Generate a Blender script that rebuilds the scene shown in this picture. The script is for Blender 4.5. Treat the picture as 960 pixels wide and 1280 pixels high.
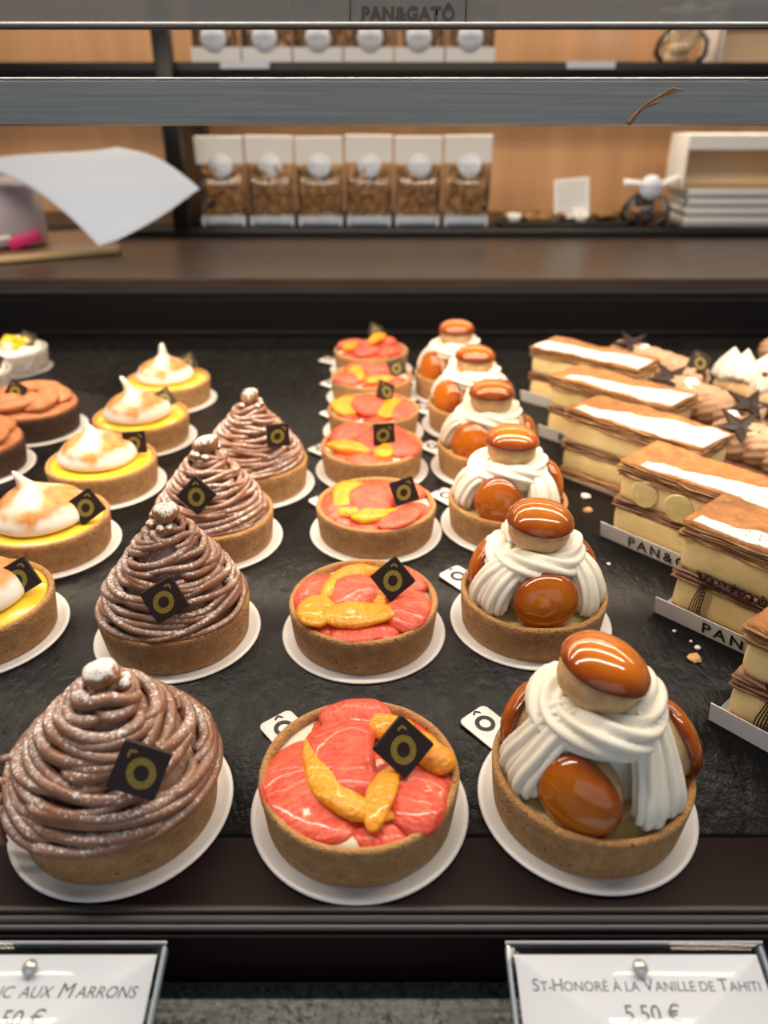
import bpy, math, random
import numpy as np
from mathutils import Matrix, Vector, Euler

# ------------------------------------------------------------------ camera, world, lights (authored in cm, S turns cm into metres)
S = 0.01
SC = bpy.context.scene
COL = SC.collection
for o in list(bpy.data.objects):
    bpy.data.objects.remove(o)

cam = bpy.data.cameras.new('camera')
cam.sensor_fit = 'VERTICAL'
cam.sensor_height = 36.0
cam.lens = 27.0
cam.clip_start = 0.01
cam.clip_end = 50
cam.dof.use_dof = True
cam.dof.focus_distance = 0.36
cam.dof.aperture_fstop = 7.0
cam_o = bpy.data.objects.new('camera', cam)
COL.objects.link(cam_o)
cam_o.location = (0, 0, 25.7 * S)
cam_o.rotation_euler = (math.radians(90 - 28), 0, 0)
SC.camera = cam_o

world = bpy.data.worlds.new('shop_ambience')
SC.world = world
world.use_nodes = True
wb = world.node_tree.nodes['Background']
wb.inputs[0].default_value = (0.75, 0.85, 1.0, 1)
wb.inputs[1].default_value = 0.10


def area(name, loc, size, power, color, rot=(0, 0, 0), spread=180):
    l = bpy.data.lights.new(name, 'AREA')
    l.shape = 'RECTANGLE'
    l.size, l.size_y = size[0] * S, size[1] * S
    l.energy = power
    l.color = color
    l.spread = math.radians(spread)
    o = bpy.data.objects.new(name, l)
    COL.objects.link(o)
    o.location = [c * S for c in loc]
    o.rotation_euler = [math.radians(a) for a in rot]
    return o


WARM = (1.0, 0.80, 0.58)
area('led_strip_upper_rail', (0, 52, 25.6), (110, 1.6), 1.5, WARM)
area('led_strip_case_top', (0, 66, 60), (150, 3.0), 6.4, WARM)
area('led_strip_case_front', (0, 37, 68), (150, 3.0), 6.8, (1.0, 0.86, 0.70))
area('wall_shelf_led_low', (10, 139, 28.6), (180, 2.0), 2.6, WARM)
area('wall_shelf_led_high', (10, 139, 62), (180, 2.0), 5.5, WARM)
area('shop_window', (0, -260, 110), (520, 240), 20, (0.86, 0.93, 1.0), (90, 0, 0))

SC.view_settings.view_transform = 'Standard'
SC.view_settings.look = 'None'
SC.view_settings.gamma = 1
SC.view_settings.use_curve_mapping = False
SC.view_settings.exposure = 0.14

# ------------------------------------------------------------------ materials
MATS = {}


class NT:
    def __init__(self, name):
        self.m = bpy.data.materials.new(name)
        self.m.use_nodes = True
        self.t = self.m.node_tree
        self.b = self.t.nodes['Principled BSDF']
        self.out = self.t.nodes['Material Output']
        MATS[name] = self.m

    def n(self, typ, **kw):
        nd = self.t.nodes.new(typ)
        for k, v in kw.items():
            setattr(nd, k, v)
        return nd

    def l(self, a, b):
        self.t.links.new(a, b)

    def coord(self):
        if not hasattr(self, '_c'):
            self._c = self.n('ShaderNodeTexCoord').outputs['Object']
        return self._c

    def noise(self, scale, detail=3, rough=0.55, stretch=None, co=None):
        nd = self.n('ShaderNodeTexNoise')
        nd.inputs['Scale'].default_value = scale
        nd.inputs['Detail'].default_value = detail
        nd.inputs['Roughness'].default_value = rough
        src = co or self.coord()
        if stretch:
            mp = self.n('ShaderNodeMapping')
            mp.inputs['Scale'].default_value = stretch
            self.l(src, mp.inputs['Vector'])
            src = mp.outputs[0]
        self.l(src, nd.inputs['Vector'])
        return nd.outputs['Fac']

    def voro(self, scale, stretch=None, feature='F1'):
        nd = self.n('ShaderNodeTexVoronoi', feature=feature)
        nd.inputs['Scale'].default_value = scale
        src = self.coord()
        if stretch:
            mp = self.n('ShaderNodeMapping')
            mp.inputs['Scale'].default_value = stretch
            self.l(src, mp.inputs['Vector'])
            src = mp.outputs[0]
        self.l(src, nd.inputs['Vector'])
        return nd.outputs['Distance']

    def ramp(self, fac, stops):
        r = self.n('ShaderNodeValToRGB')
        e = r.color_ramp.elements
        while len(e) < len(stops):
            e.new(0.5)
        for el, (p, c) in zip(e, stops):
            el.position = p
            el.color = (*c, 1) if len(c) == 3 else c
        self.l(fac, r.inputs[0])
        return r.outputs[0]

    def mapr(self, fac, a, b, c=0.0, d=1.0):
        r = self.n('ShaderNodeMapRange')
        self.l(fac, r.inputs[0])
        for i, v in enumerate((a, b, c, d)):
            r.inputs[i + 1].default_value = v
        return r.outputs[0]

    def math(self, op, a, b=None):
        r = self.n('ShaderNodeMath', operation=op)
        for i, v in enumerate((a, b)):
            if v is None:
                continue
            if isinstance(v, (int, float)):
                r.inputs[i].default_value = v
            else:
                self.l(v, r.inputs[i])
        return r.outputs[0]

    def mix(self, fac, a, b):
        r = self.n('ShaderNodeMix', data_type='RGBA')
        if isinstance(fac, (int, float)):
            r.inputs[0].default_value = fac
        else:
            self.l(fac, r.inputs[0])
        for i, v in ((6, a), (7, b)):
            if isinstance(v, tuple):
                r.inputs[i].default_value = (*v, 1)
            else:
                self.l(v, r.inputs[i])
        return r.outputs[2]

    def normal_z(self):
        g = self.n('ShaderNodeNewGeometry')
        s = self.n('ShaderNodeSeparateXYZ')
        self.l(g.outputs['Normal'], s.inputs[0])
        return s.outputs[2]

    def obj_z(self):
        s = self.n('ShaderNodeSeparateXYZ')
        self.l(self.coord(), s.inputs[0])
        return s.outputs[2]

    def col(self, c):
        if isinstance(c, tuple):
            self.b.inputs['Base Color'].default_value = (*c, 1)
        else:
            self.l(c, self.b.inputs['Base Color'])
        return self

    def set(self, **kw):
        names = dict(rough='Roughness', metal='Metallic', coat='Coat Weight', coatr='Coat Roughness', sss='Subsurface Weight',
                     ssr='Subsurface Scale', trans='Transmission Weight', ior='IOR', spec='Specular IOR Level', sheen='Sheen Weight', alpha='Alpha')
        for k, v in kw.items():
            s = self.b.inputs[names[k]]
            if isinstance(v, (int, float)):
                s.default_value = v
            else:
                self.l(v, s)
        return self

    def bump(self, h, strength, dist):
        b = self.n('ShaderNodeBump')
        b.inputs['Strength'].default_value = strength
        b.inputs['Distance'].default_value = dist
        self.l(h, b.inputs['Height'])
        self.l(b.outputs[0], self.b.inputs['Normal'])
        if self.b.inputs['Coat Weight'].default_value > 0:
            pass
        return self


def M(n):
    return MATS[n]


def plain(name, c, rough=0.5, **kw):
    return NT(name).col(c).set(rough=rough, **kw)


# slate tray: dark stone with cleft relief
t = NT('slate')
n1 = t.noise(38, 6, 0.62)
n2 = t.noise(190, 5, 0.6, (1, 0.45, 1))
h = t.math('ADD', t.math('MULTIPLY', n1, 0.8), t.math('MULTIPLY', n2, 0.5))
t.col(t.ramp(n1, [(0.3, (0.0022, 0.0022, 0.0026)), (0.7, (0.0065, 0.006, 0.006))])).set(rough=t.mapr(n2, 0.3, 0.7, 0.26, 0.42), spec=0.19)
t.bump(h, 0.5, 0.0028)
plain('black_red_reflection', (0.010, 0.0025, 0.003), 0.5, spec=0.12)  # red tint painted in for a dark red reflection on the black
plain('black_matt', (0.003, 0.0025, 0.0025), 0.45, spec=0.25)
plain('black_metal', (0.006, 0.006, 0.0065), 0.38, spec=0.35)
t = NT('rail_metal')
t.col((0.040, 0.037, 0.036)).set(rough=0.45, metal=0.6).bump(t.noise(900, 2, 0.5, (0.02, 1, 1)), 0.15, 0.0005)
t = NT('granite')
n1 = t.noise(420, 3, 0.7)
n2 = t.noise(90, 3, 0.6)
t.col(t.mix(t.mapr(n2, 0.35, 0.7), t.ramp(n1, [(0.36, (0.035, 0.038, 0.04)), (0.5, (0.17, 0.18, 0.18)), (0.66, (0.27, 0.285, 0.285))]), (0.15, 0.16, 0.16))).set(rough=0.5)
t = NT('brushed_aluminium')
nz = t.noise(700, 4, 0.65, (0.012, 1, 1))
t.col(t.ramp(nz, [(0.3, (0.20, 0.21, 0.20)), (0.7, (0.29, 0.30, 0.285))])).set(rough=0.36, metal=0.85).bump(nz, 0.12, 0.0004)
plain('bead_metal', (0.15, 0.14, 0.135), 0.5, metal=0.6)
plain('aluminium_edge', (0.75, 0.78, 0.77), 0.3, metal=0.7)
t = NT('caramel_stain')
t.col((0.20, 0.09, 0.025)).set(rough=0.35)
t = NT('wood_wall')
g = t.noise(22, 5, 0.6, (1.0, 1.0, 0.06))
g2 = t.noise(120, 3, 0.6, (1.0, 1.0, 0.03))
t.col(t.mix(t.math('MULTIPLY', g2, 0.6), t.ramp(g, [(0.3, (0.40, 0.21, 0.095)), (0.55, (0.52, 0.29, 0.14)), (0.75, (0.60, 0.36, 0.19))]), (0.40, 0.21, 0.10))).set(rough=0.5)
t = NT('counter_top')
g = t.noise(60, 4, 0.6, (0.15, 1, 1))
t.col(t.ramp(g, [(0.3, (0.030, 0.020, 0.016)), (0.7, (0.055, 0.038, 0.030))])).set(rough=0.32, spec=0.4)
plain('white_card', (0.80, 0.80, 0.79), 0.45)
plain('white_paper', (0.80, 0.84, 0.92), 0.6)
plain('daylit_paper', (0.36, 0.43, 0.55), 0.6)  # white sheet, the cool dim daylight on it put into its colour
plain('acrylic_edge', (0.38, 0.45, 0.53), 0.2)
plain('blue_white', (0.62, 0.68, 0.78), 0.5)
plain('shade_card', (0.30, 0.33, 0.35), 0.5)
plain('beige_card', (0.78, 0.60, 0.38), 0.6)
plain('kraft', (0.35, 0.20, 0.10), 0.6)
t = NT('plate_card')
t.col((0.82, 0.81, 0.80)).set(rough=0.32, coat=0.25, coatr=0.2)
plain('silver_card', (0.42, 0.41, 0.40), 0.35, metal=0.55)
plain('ink', (0.012, 0.012, 0.013), 0.5)
plain('grey_ink', (0.10, 0.10, 0.11), 0.5)
plain('logo_ink', (0.045, 0.042, 0.04), 0.6)

# baked shortcrust
def crust(name, lo, hi, rim, top):
    t = NT(name)
    a = t.noise(170, 4, 0.65)
    b = t.voro(900)
    c = t.ramp(a, [(0.32, lo), (0.68, hi)])
    z = t.mapr(t.obj_z(), top - 0.0035, top + 0.0005)
    c = t.mix(t.math('MULTIPLY', z, 0.65), c, rim)
    c = t.mix(t.mapr(t.noise(330, 4, 0.75), 0.35, 0.65, 0.28, 0.0), c, (lo[0] * 0.6, lo[1] * 0.55, lo[2] * 0.5))
    pit = t.mapr(t.noise(480, 2, 0.5), 0.29, 0.34)
    c = t.mix(pit, (lo[0] * 0.45, lo[1] * 0.4, lo[2] * 0.4), c)
    t.col(c).set(rough=0.62, spec=0.35)
    t.bump(t.math('ADD', t.math('MULTIPLY', b, 0.6), t.noise(420, 6, 0.75)), 0.75, 0.0018)


crust('shortcrust', (0.47, 0.245, 0.095), (0.66, 0.385, 0.165), (0.68, 0.35, 0.13), 0.0215)
crust('chocolate_crust', (0.055, 0.024, 0.014), (0.10, 0.048, 0.028), (0.13, 0.06, 0.035), 0.0215)
crust('coconut_sponge', (0.42, 0.33, 0.27), (0.72, 0.70, 0.70), (0.80, 0.80, 0.82), 0.022)

# chestnut vermicelli, icing sugar lying on its upper faces
t = NT('chestnut')
base = t.ramp(t.noise(130, 3, 0.6), [(0.3, (0.23, 0.096, 0.052)), (0.7, (0.35, 0.165, 0.092))])
up = t.mapr(t.normal_z(), -0.1, 0.85)
sp = t.math('ADD', t.noise(650, 3, 0.75), t.math('MULTIPLY', t.noise(70, 2, 0.5), 0.40))
mask = t.mapr(t.math('ADD', sp, t.math('MULTIPLY', up, 0.20)), 0.945, 1.00)
dust = t.math('MULTIPLY', t.math('MULTIPLY', t.mapr(t.normal_z(), 0.1, 0.9), t.mapr(t.noise(60, 2, 0.5), 0.35, 0.65)), t.mapr(t.noise(900, 2, 0.6), 0.35, 0.65, 0.05, 0.50))
base = t.mix(dust, base, (0.78, 0.72, 0.68))
t.col(t.mix(mask, base, (0.84, 0.81, 0.78))).set(rough=t.mapr(mask, 0, 1, 0.34, 0.8), spec=0.45, sss=0.08, ssr=0.003)
t.b.inputs['Subsurface Radius'].default_value = (1, 0.5, 0.3)
t.bump(t.noise(500, 3, 0.6), 0.25, 0.0008)
t = NT('candied_chestnut')
base = t.ramp(t.noise(150, 3, 0.6), [(0.35, (0.22, 0.10, 0.045)), (0.7, (0.42, 0.19, 0.06))])
up = t.mapr(t.normal_z(), -0.2, 0.8)
mask = t.mapr(t.math('ADD', t.noise(420, 3, 0.7), t.math('MULTIPLY', up, 0.42)), 0.76, 0.90)
t.col(t.mix(mask, base, (0.85, 0.82, 0.80))).set(rough=0.45).bump(t.noise(300, 4, 0.6), 0.4, 0.002)

plain('vanilla_cream', (0.78, 0.71, 0.56), 0.5, sss=0.15, ssr=0.004)
t = NT('whipped_cream')
t.col(t.ramp(t.noise(80, 2, 0.5), [(0.3, (0.87, 0.82, 0.69)), (0.7, (0.92, 0.89, 0.78))])).set(rough=0.42, sss=0.25, ssr=0.004, spec=0.4)
t.b.inputs['Subsurface Radius'].default_value = (1, 0.85, 0.55)
t.bump(t.noise(420, 4, 0.65), 0.12, 0.001)
t = NT('custard')
t.col(t.ramp(t.noise(90, 3, 0.6), [(0.3, (0.74, 0.53, 0.18)), (0.7, (0.80, 0.63, 0.28))])).set(rough=0.34, sss=0.15, ssr=0.004)
t = NT('lemon_curd')
t.col(t.ramp(t.noise(70, 3, 0.6), [(0.3, (0.84, 0.50, 0.020)), (0.7, (0.88, 0.60, 0.05))])).set(rough=0.16, sss=0.1, ssr=0.004, coat=0.5, coatr=0.1)
t.bump(t.noise(160, 2, 0.5), 0.08, 0.002)

# torched meringue: browned in patches
t = NT('meringue')
zz = t.math('ADD', t.obj_z(), t.math('MULTIPLY', t.math('SUBTRACT', t.noise(55, 2, 0.5), 0.5), 0.022))
band = t.ramp(t.mapr(zz, 0.020, 0.058), [(0.22, (0, 0, 0)), (0.36, (1, 1, 1)), (0.58, (0.9, 0.9, 0.9)), (0.74, (0, 0, 0))])
patch = t.mapr(t.noise(34, 2, 0.5), 0.24, 0.42)
mask = t.math('MULTIPLY', band, patch)
t.col(t.mix(mask, (0.82, 0.79, 0.72), t.ramp(t.noise(110, 3, 0.6), [(0.3, (0.42, 0.145, 0.022)), (0.7, (0.66, 0.31, 0.065))]))).set(rough=0.42, sss=0.15, ssr=0.004)
t.bump(t.noise(220, 3, 0.6), 0.12, 0.0015)


# citrus flesh: juice vesicles
def citrus(name, stops, edge):
    t = NT(name)
    v = t.voro(560, (1.0, 0.38, 1.0))
    n = t.noise(75, 4, 0.65)
    c = t.ramp(n, stops)
    c = t.mix(t.mapr(v, 0.25, 0.75, 0.0, 0.28), c, edge)
    t.col(c).set(rough=0.15, sss=0.18, ssr=0.004, coat=0.40, coatr=0.05, spec=0.5)
    t.b.inputs['Subsurface Radius'].default_value = (1, 0.35, 0.2)
    t.bump(t.math('ADD', t.math('MULTIPLY', v, 0.8), t.noise(650, 4, 0.7)), 0.50, 0.0018)


citrus('grapefruit_flesh', [(0.28, (0.70, 0.040, 0.022)), (0.5, (0.83, 0.075, 0.040)), (0.75, (0.90, 0.165, 0.080))], (0.94, 0.29, 0.15))
citrus('orange_flesh', [(0.28, (0.92, 0.25, 0.001)), (0.5, (0.96, 0.36, 0.002)), (0.75, (0.97, 0.45, 0.005))], (1.0, 0.55, 0.03))

t = NT('choux')
t.col(t.ramp(t.noise(140, 4, 0.65), [(0.3, (0.50, 0.29, 0.12)), (0.7, (0.72, 0.50, 0.26))])).set(rough=0.6)
t.bump(t.noise(380, 4, 0.7), 0.4, 0.0014)
t = NT('caramel')
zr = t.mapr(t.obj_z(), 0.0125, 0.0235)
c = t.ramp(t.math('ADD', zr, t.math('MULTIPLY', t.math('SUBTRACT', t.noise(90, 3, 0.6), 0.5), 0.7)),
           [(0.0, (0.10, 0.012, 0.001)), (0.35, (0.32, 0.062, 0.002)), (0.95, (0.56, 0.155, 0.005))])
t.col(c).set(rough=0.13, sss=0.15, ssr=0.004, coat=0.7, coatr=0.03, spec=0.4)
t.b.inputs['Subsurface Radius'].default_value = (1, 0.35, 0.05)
t.bump(t.noise(110, 2, 0.5), 0.10, 0.002)
t = NT('dark_chocolate')
t.col((0.022, 0.010, 0.008)).set(rough=0.42, spec=0.28)
t = NT('gold_print')
t.col(t.ramp(t.noise(700, 2, 0.6), [(0.3, (0.17, 0.125, 0.010)), (0.7, (0.27, 0.205, 0.020))])).set(rough=0.42, metal=0.1)
t = NT('praline_mousse')
t.col(t.ramp(t.noise(120, 3, 0.6), [(0.3, (0.44, 0.155, 0.058)), (0.7, (0.56, 0.22, 0.085))])).set(rough=0.45, sss=0.1, ssr=0.003)
t = NT('praline_cream')
t.col(t.ramp(t.noise(120, 3, 0.6), [(0.3, (0.44, 0.25, 0.15)), (0.7, (0.58, 0.36, 0.22))])).set(rough=0.5, sss=0.08, ssr=0.003)
t.bump(t.noise(500, 3, 0.6), 0.12, 0.001)
t = NT('eclair_shell')
t.col(t.ramp(t.noise(120, 3, 0.6), [(0.3, (0.14, 0.05, 0.025)), (0.7, (0.24, 0.09, 0.045))])).set(rough=0.4, coat=0.3, coatr=0.2)

# puff pastry
t = NT('puff_top')
n1 = t.noise(95, 4, 0.65)
fl = t.mapr(t.noise(330, 3, 0.7), 0.60, 0.66)
t.col(t.mix(t.math('MULTIPLY', fl, 0.55), t.ramp(n1, [(0.3, (0.38, 0.125, 0.026)), (0.55, (0.60, 0.235, 0.055)), (0.78, (0.74, 0.36, 0.11))]), (0.75, 0.50, 0.26))).set(rough=0.33, coat=0.25, coatr=0.25)
t.bump(t.math('ADD', t.noise(260, 6, 0.72), n1), 0.85, 0.0035)
t = NT('puff_side')
lay = t.noise(330, 4, 0.65, (0.16, 0.16, 1.6))
t.col(t.ramp(lay, [(0.32, (0.13, 0.055, 0.020)), (0.5, (0.40, 0.20, 0.075)), (0.68, (0.60, 0.38, 0.18))])).set(rough=0.6)
t.bump(lay, 0.7, 0.003)
t = NT('puff_soaked')
lay = t.noise(300, 4, 0.65, (0.16, 0.16, 1.6))
t.col(t.ramp(lay, [(0.32, (0.09, 0.035, 0.018)), (0.5, (0.26, 0.12, 0.055)), (0.68, (0.46, 0.26, 0.13))])).set(rough=0.5)
t.bump(lay, 0.6, 0.003)
t = NT('icing_sugar')
t.col(t.mix(t.mapr(t.noise(420, 4, 0.75), 0.36, 0.46), (0.52, 0.30, 0.13), (0.86, 0.86, 0.86))).set(rough=0.85)
t.bump(t.noise(700, 4, 0.7), 0.5, 0.002)
t = NT('custard_cream')
t.col(t.ramp(t.noise(80, 3, 0.6), [(0.3, (0.82, 0.62, 0.26)), (0.7, (0.88, 0.73, 0.40))])).set(rough=0.32, sss=0.12, ssr=0.004)
t.bump(t.noise(170, 3, 0.6), 0.15, 0.003)
t = NT('banana')
t.col(t.ramp(t.noise(200, 3, 0.6), [(0.3, (0.66, 0.52, 0.20)), (0.7, (0.78, 0.68, 0.36))])).set(rough=0.35)
plain('chocolate_line', (0.045, 0.018, 0.010), 0.4)
t = NT('chocolate_smear')
t.col(t.ramp(t.noise(300, 4, 0.7), [(0.3, (0.03, 0.012, 0.012)), (0.7, (0.11, 0.05, 0.035))])).set(rough=0.35)
plain('silver_leaf', (0.92, 0.93, 0.95), 0.25, metal=0.6)
plain('mango', (0.90, 0.60, 0.02), 0.25, sss=0.1, ssr=0.003)
plain('crumb_pastry', (0.62, 0.36, 0.16), 0.6)
plain('crumb_sugar', (0.75, 0.74, 0.72), 0.7)
t = NT('cookie')
t.col(t.ramp(t.noise(90, 4, 0.7), [(0.3, (0.12, 0.055, 0.016)), (0.55, (0.30, 0.155, 0.045)), (0.75, (0.55, 0.33, 0.12))])).set(rough=0.6)
t = NT('dark_sweet')
t.col((0.035, 0.022, 0.028)).set(rough=0.4)
plain('board_wood', (0.16, 0.085, 0.045), 0.5)
plain('board_edge', (0.55, 0.40, 0.22), 0.5)
plain('pink_print', (0.62, 0.02, 0.17), 0.4)
plain('mauve_film', (0.42, 0.37, 0.42), 0.35)


def clear(name, tint, gloss, rough=0.05):
    t = NT(name)
    tr = t.n('ShaderNodeBsdfTransparent')
    tr.inputs[0].default_value = (*tint, 1)
    gl = t.n('ShaderNodeBsdfGlossy')
    gl.inputs['Roughness'].default_value = rough
    fr = t.n('ShaderNodeFresnel')
    fr.inputs[0].default_value = 1.45
    f = t.math('ADD', t.math('MULTIPLY', fr.outputs[0], gloss), 0.0)
    mx = t.n('ShaderNodeMixShader')
    t.l(f, mx.inputs[0])
    t.l(tr.outputs[0], mx.inputs[1])
    t.l(gl.outputs[0], mx.inputs[2])
    t.l(mx.outputs[0], t.out.inputs['Surface'])


clear('clear_film', (0.97, 0.97, 0.97), 1.0, 0.12)
clear('clear_acrylic', (0.985, 0.99, 0.995), 0.45, 0.06)
# frosted glass strip of the case top
t = NT('frosted_glass')
tr = t.n('ShaderNodeBsdfTransparent')
tr.inputs[0].default_value = (0.80, 0.85, 0.83, 1)
df = t.n('ShaderNodeBsdfPrincipled')
df.inputs['Base Color'].default_value = (0.17, 0.165, 0.16, 1)
df.inputs['Roughness'].default_value = 0.16
mx = t.n('ShaderNodeMixShader')
mx.inputs[0].default_value = 0.72
t.l(tr.outputs[0], mx.inputs[1])
t.l(df.outputs[0], mx.inputs[2])
t.l(mx.outputs[0], t.out.inputs['Surface'])

# ------------------------------------------------------------------ mesh helpers
RNG = np.random.default_rng(7)
random.seed(7)


SNC = {}
SNW = 1 / (1 + 0.5 * np.arange(5))


def sn(p, k=1.0, seed=0):
    """smooth pseudo noise in about [-1, 1] from summed sines; p is (..., 3) in cm"""
    if (k, seed) not in SNC:
        r = np.random.default_rng(1000 + seed)
        D = r.normal(size=(5, 3))
        D *= (k * (0.7 + 0.55 * np.arange(5)) / np.linalg.norm(D, axis=1))[:, None]
        SNC[(k, seed)] = (D.T, r.uniform(0, 6.28, 5))
    D, ph = SNC[(k, seed)]
    return (np.sin(p @ D + ph) @ SNW) / 2.6


def mesh(name, V, F, smooth=True):
    me = bpy.data.meshes.new(name)
    me.from_pydata((np.asarray(V, float) * S).tolist(), [], [list(map(int, f)) for f in F])
    if smooth:
        me.polygons.foreach_set('use_smooth', [True] * len(me.polygons))
    me.update()
    return me


def link(o, parent=None, loc=(0, 0, 0), rot=(0, 0, 0), scale=None):
    COL.objects.link(o)
    if parent is not None:
        o.parent = parent
    o.location = [c * S for c in loc]
    o.rotation_euler = rot
    if scale is not None:
        o.scale = scale if hasattr(scale, '__len__') else (scale,) * 3
    return o


def put(name, me, mat, parent=None, loc=(0, 0, 0), rot=(0, 0, 0), scale=None, smooth=True):
    """one mesh object; me is a mesh datablock or a (verts, faces) pair in cm"""
    if isinstance(me, tuple):
        me = mesh(name, me[0], me[1], smooth)
    if mat is not None and not me.materials:
        for mm in (mat if isinstance(mat, (list, tuple)) else [mat]):
            me.materials.append(M(mm))
    return link(bpy.data.objects.new(name, me), parent, loc, rot, scale)


def thing(name, label, cat, loc, rotz=0.0, group=None):
    o = bpy.data.objects.new(name, None)
    o.empty_display_size = 0.01
    link(o, None, loc, (0, 0, rotz))
    return tag(o, label, cat, group)


def tag(o, label, cat, group=None):
    o['label'] = label
    o['category'] = cat
    if group:
        o['group'] = group
    return o


def structure(o, label=None):
    o['kind'] = 'structure'
    if label:
        o['label'] = label
        o['category'] = 'setting'
    return o


def loft(R, closed=True, cap0=True, cap1=True):
    """R (n, m, 3) rings"""
    n, m = R.shape[:2]
    V = R.reshape(-1, 3)
    F = []
    mm = m if closed else m - 1
    for i in range(n - 1):
        for j in range(mm):
            a, b = i * m + j, i * m + (j + 1) % m
            F.append((a, b, b + m, a + m))
    V = list(map(tuple, V))
    if closed and cap0:
        V.append(tuple(R[0].mean(0)))
        c = len(V) - 1
        F += [(c, (j + 1) % m, j) for j in range(m)]
    if closed and cap1:
        V.append(tuple(R[-1].mean(0)))
        c = len(V) - 1
        o = (n - 1) * m
        F += [(c, o + j, o + (j + 1) % m) for j in range(m)]
    return np.array(V), F


def lathe(prof, m=48, rn=0.0, k=1.0, seed=0, cap0=True, cap1=True):
    prof = np.array(prof, float)
    a = np.linspace(0, 2 * np.pi, m, endpoint=False)
    R = np.stack([prof[:, :1] * np.cos(a), prof[:, :1] * np.sin(a), np.repeat(prof[:, 1:], m, 1)], -1)
    if rn:
        d = sn(R, k, seed) * rn
        R[..., 0] += d * np.cos(a)
        R[..., 1] += d * np.sin(a)
        R[..., 2] += 0.6 * rn * sn(R, k, seed + 1)
    return loft(R, True, cap0, cap1)


def smooth_path(P, n):
    P = np.array(P, float)
    if len(P) == 2:
        u = np.linspace(0, 1, n)[:, None]
        return P[0] * (1 - u) + P[1] * u
    Q = np.vstack([2 * P[0] - P[1], P, 2 * P[-1] - P[-2]])
    out = []
    for u in np.linspace(0, len(P) - 1, n):
        i = min(int(u), len(P) - 2)
        f = u - i
        a, b, c, d = Q[i:i + 4]
        out.append(0.5 * ((2 * b) + (c - a) * f + (2 * a - 5 * b + 4 * c - d) * f * f + (3 * b - 3 * c + d - a) * f ** 3))
    return np.array(out)


def tube(P, rad, m=8, section=None, up=(0, 0, 1), squash=1.0, twist=None):
    """swept tube along P; rad scalar/array; section(phi) -> radius factor; squash flattens along the frame normal"""
    P = np.array(P, float)
    n = len(P)
    rad = np.broadcast_to(np.asarray(rad, float), (n,))
    T = np.gradient(P, axis=0)
    T /= np.linalg.norm(T, axis=1)[:, None] + 1e-9
    up = np.array(up, float)
    N0 = up - T[0] * (up @ T[0])
    if np.linalg.norm(N0) < 1e-3:
        N0 = np.array([1.0, 0, 0]) - T[0] * T[0][0]
    N0 /= np.linalg.norm(N0)
    phi = np.linspace(0, 2 * np.pi, m, endpoint=False)
    sec = np.ones(m) if section is None else section(phi)
    R = np.zeros((n, m, 3))
    N = N0
    for i in range(n):
        N = N - T[i] * (N @ T[i])
        N /= np.linalg.norm(N) + 1e-9
        B = np.cross(T[i], N)
        s = sec if twist is None else (section(phi + twist[i]) if section else sec)
        R[i] = P[i] + rad[i] * (np.outer(s * np.cos(phi), B) + np.outer(s * np.sin(phi) * squash, N))
    return loft(R)


def box(x0, x1, y0, y1, z0, z1):
    V = [(x, y, z) for z in (z0, z1) for y in (y0, y1) for x in (x0, x1)]
    F = [(0, 2, 3, 1), (4, 5, 7, 6), (0, 1, 5, 4), (2, 6, 7, 3), (0, 4, 6, 2), (1, 3, 7, 5)]
    return np.array(V, float), F


def rbox(sx, sy, sz, r, seg=3):
    """box with rounded vertical corners and chamfered top/bottom, centred, base at z=0"""
    pts = []
    for cx, cy, a0 in ((1, 1, 0), (-1, 1, 90), (-1, -1, 180), (1, -1, 270)):
        for i in range(seg + 1):
            a = math.radians(a0 + 90 * i / seg)
            pts.append((cx * (sx / 2 - r) + r * math.cos(a), cy * (sy / 2 - r) + r * math.sin(a)))
    pts = np.array(pts)
    c = min(r, sz * 0.3) * 0.6
    rings = []
    for z, k in ((0, c), (c, 0), (sz - c, 0), (sz, c)):
        f = np.array([1 - 2 * k / sx, 1 - 2 * k / sy])
        q = pts * f
        rings.append(np.column_stack([q, np.full(len(q), z)]))
    return loft(np.array(rings))


def join(*parts):
    V, F, o = [], [], 0
    for v, f in parts:
        V.append(np.asarray(v, float))
        F += [tuple(i + o for i in q) for q in f]
        o += len(v)
    return np.vstack(V), F


def xf(vf, loc=(0, 0, 0), rot=(0, 0, 0)):
    Mx = np.array(Euler(rot).to_matrix())
    return np.asarray(vf[0], float) @ Mx.T + np.array(loc, float), vf[1]


def grid(nx, ny, fn):
    V = [fn(i / (nx - 1), j / (ny - 1)) for j in range(ny) for i in range(nx)]
    F = [(j * nx + i, j * nx + i + 1, (j + 1) * nx + i + 1, (j + 1) * nx + i) for j in range(ny - 1) for i in range(nx - 1)]
    return np.array(V, float), F


def slab(nx, ny, top, bottom):
    """closed slab between two height fields over the unit square"""
    a, fa = grid(nx, ny, top)
    b, fb = grid(nx, ny, bottom)
    n = len(a)
    F = list(fa) + [tuple(reversed([i + n for i in f])) for f in fb]
    ring = [i for i in range(nx)] + [j * nx + nx - 1 for j in range(1, ny)] + [(ny - 1) * nx + i for i in range(nx - 2, -1, -1)] + [j * nx for j in range(ny - 2, 0, -1)]
    for k in range(len(ring)):
        p, q = ring[k], ring[(k + 1) % len(ring)]
        F.append((q, p, p + n, q + n))
    return np.vstack([a, b]), F


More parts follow.
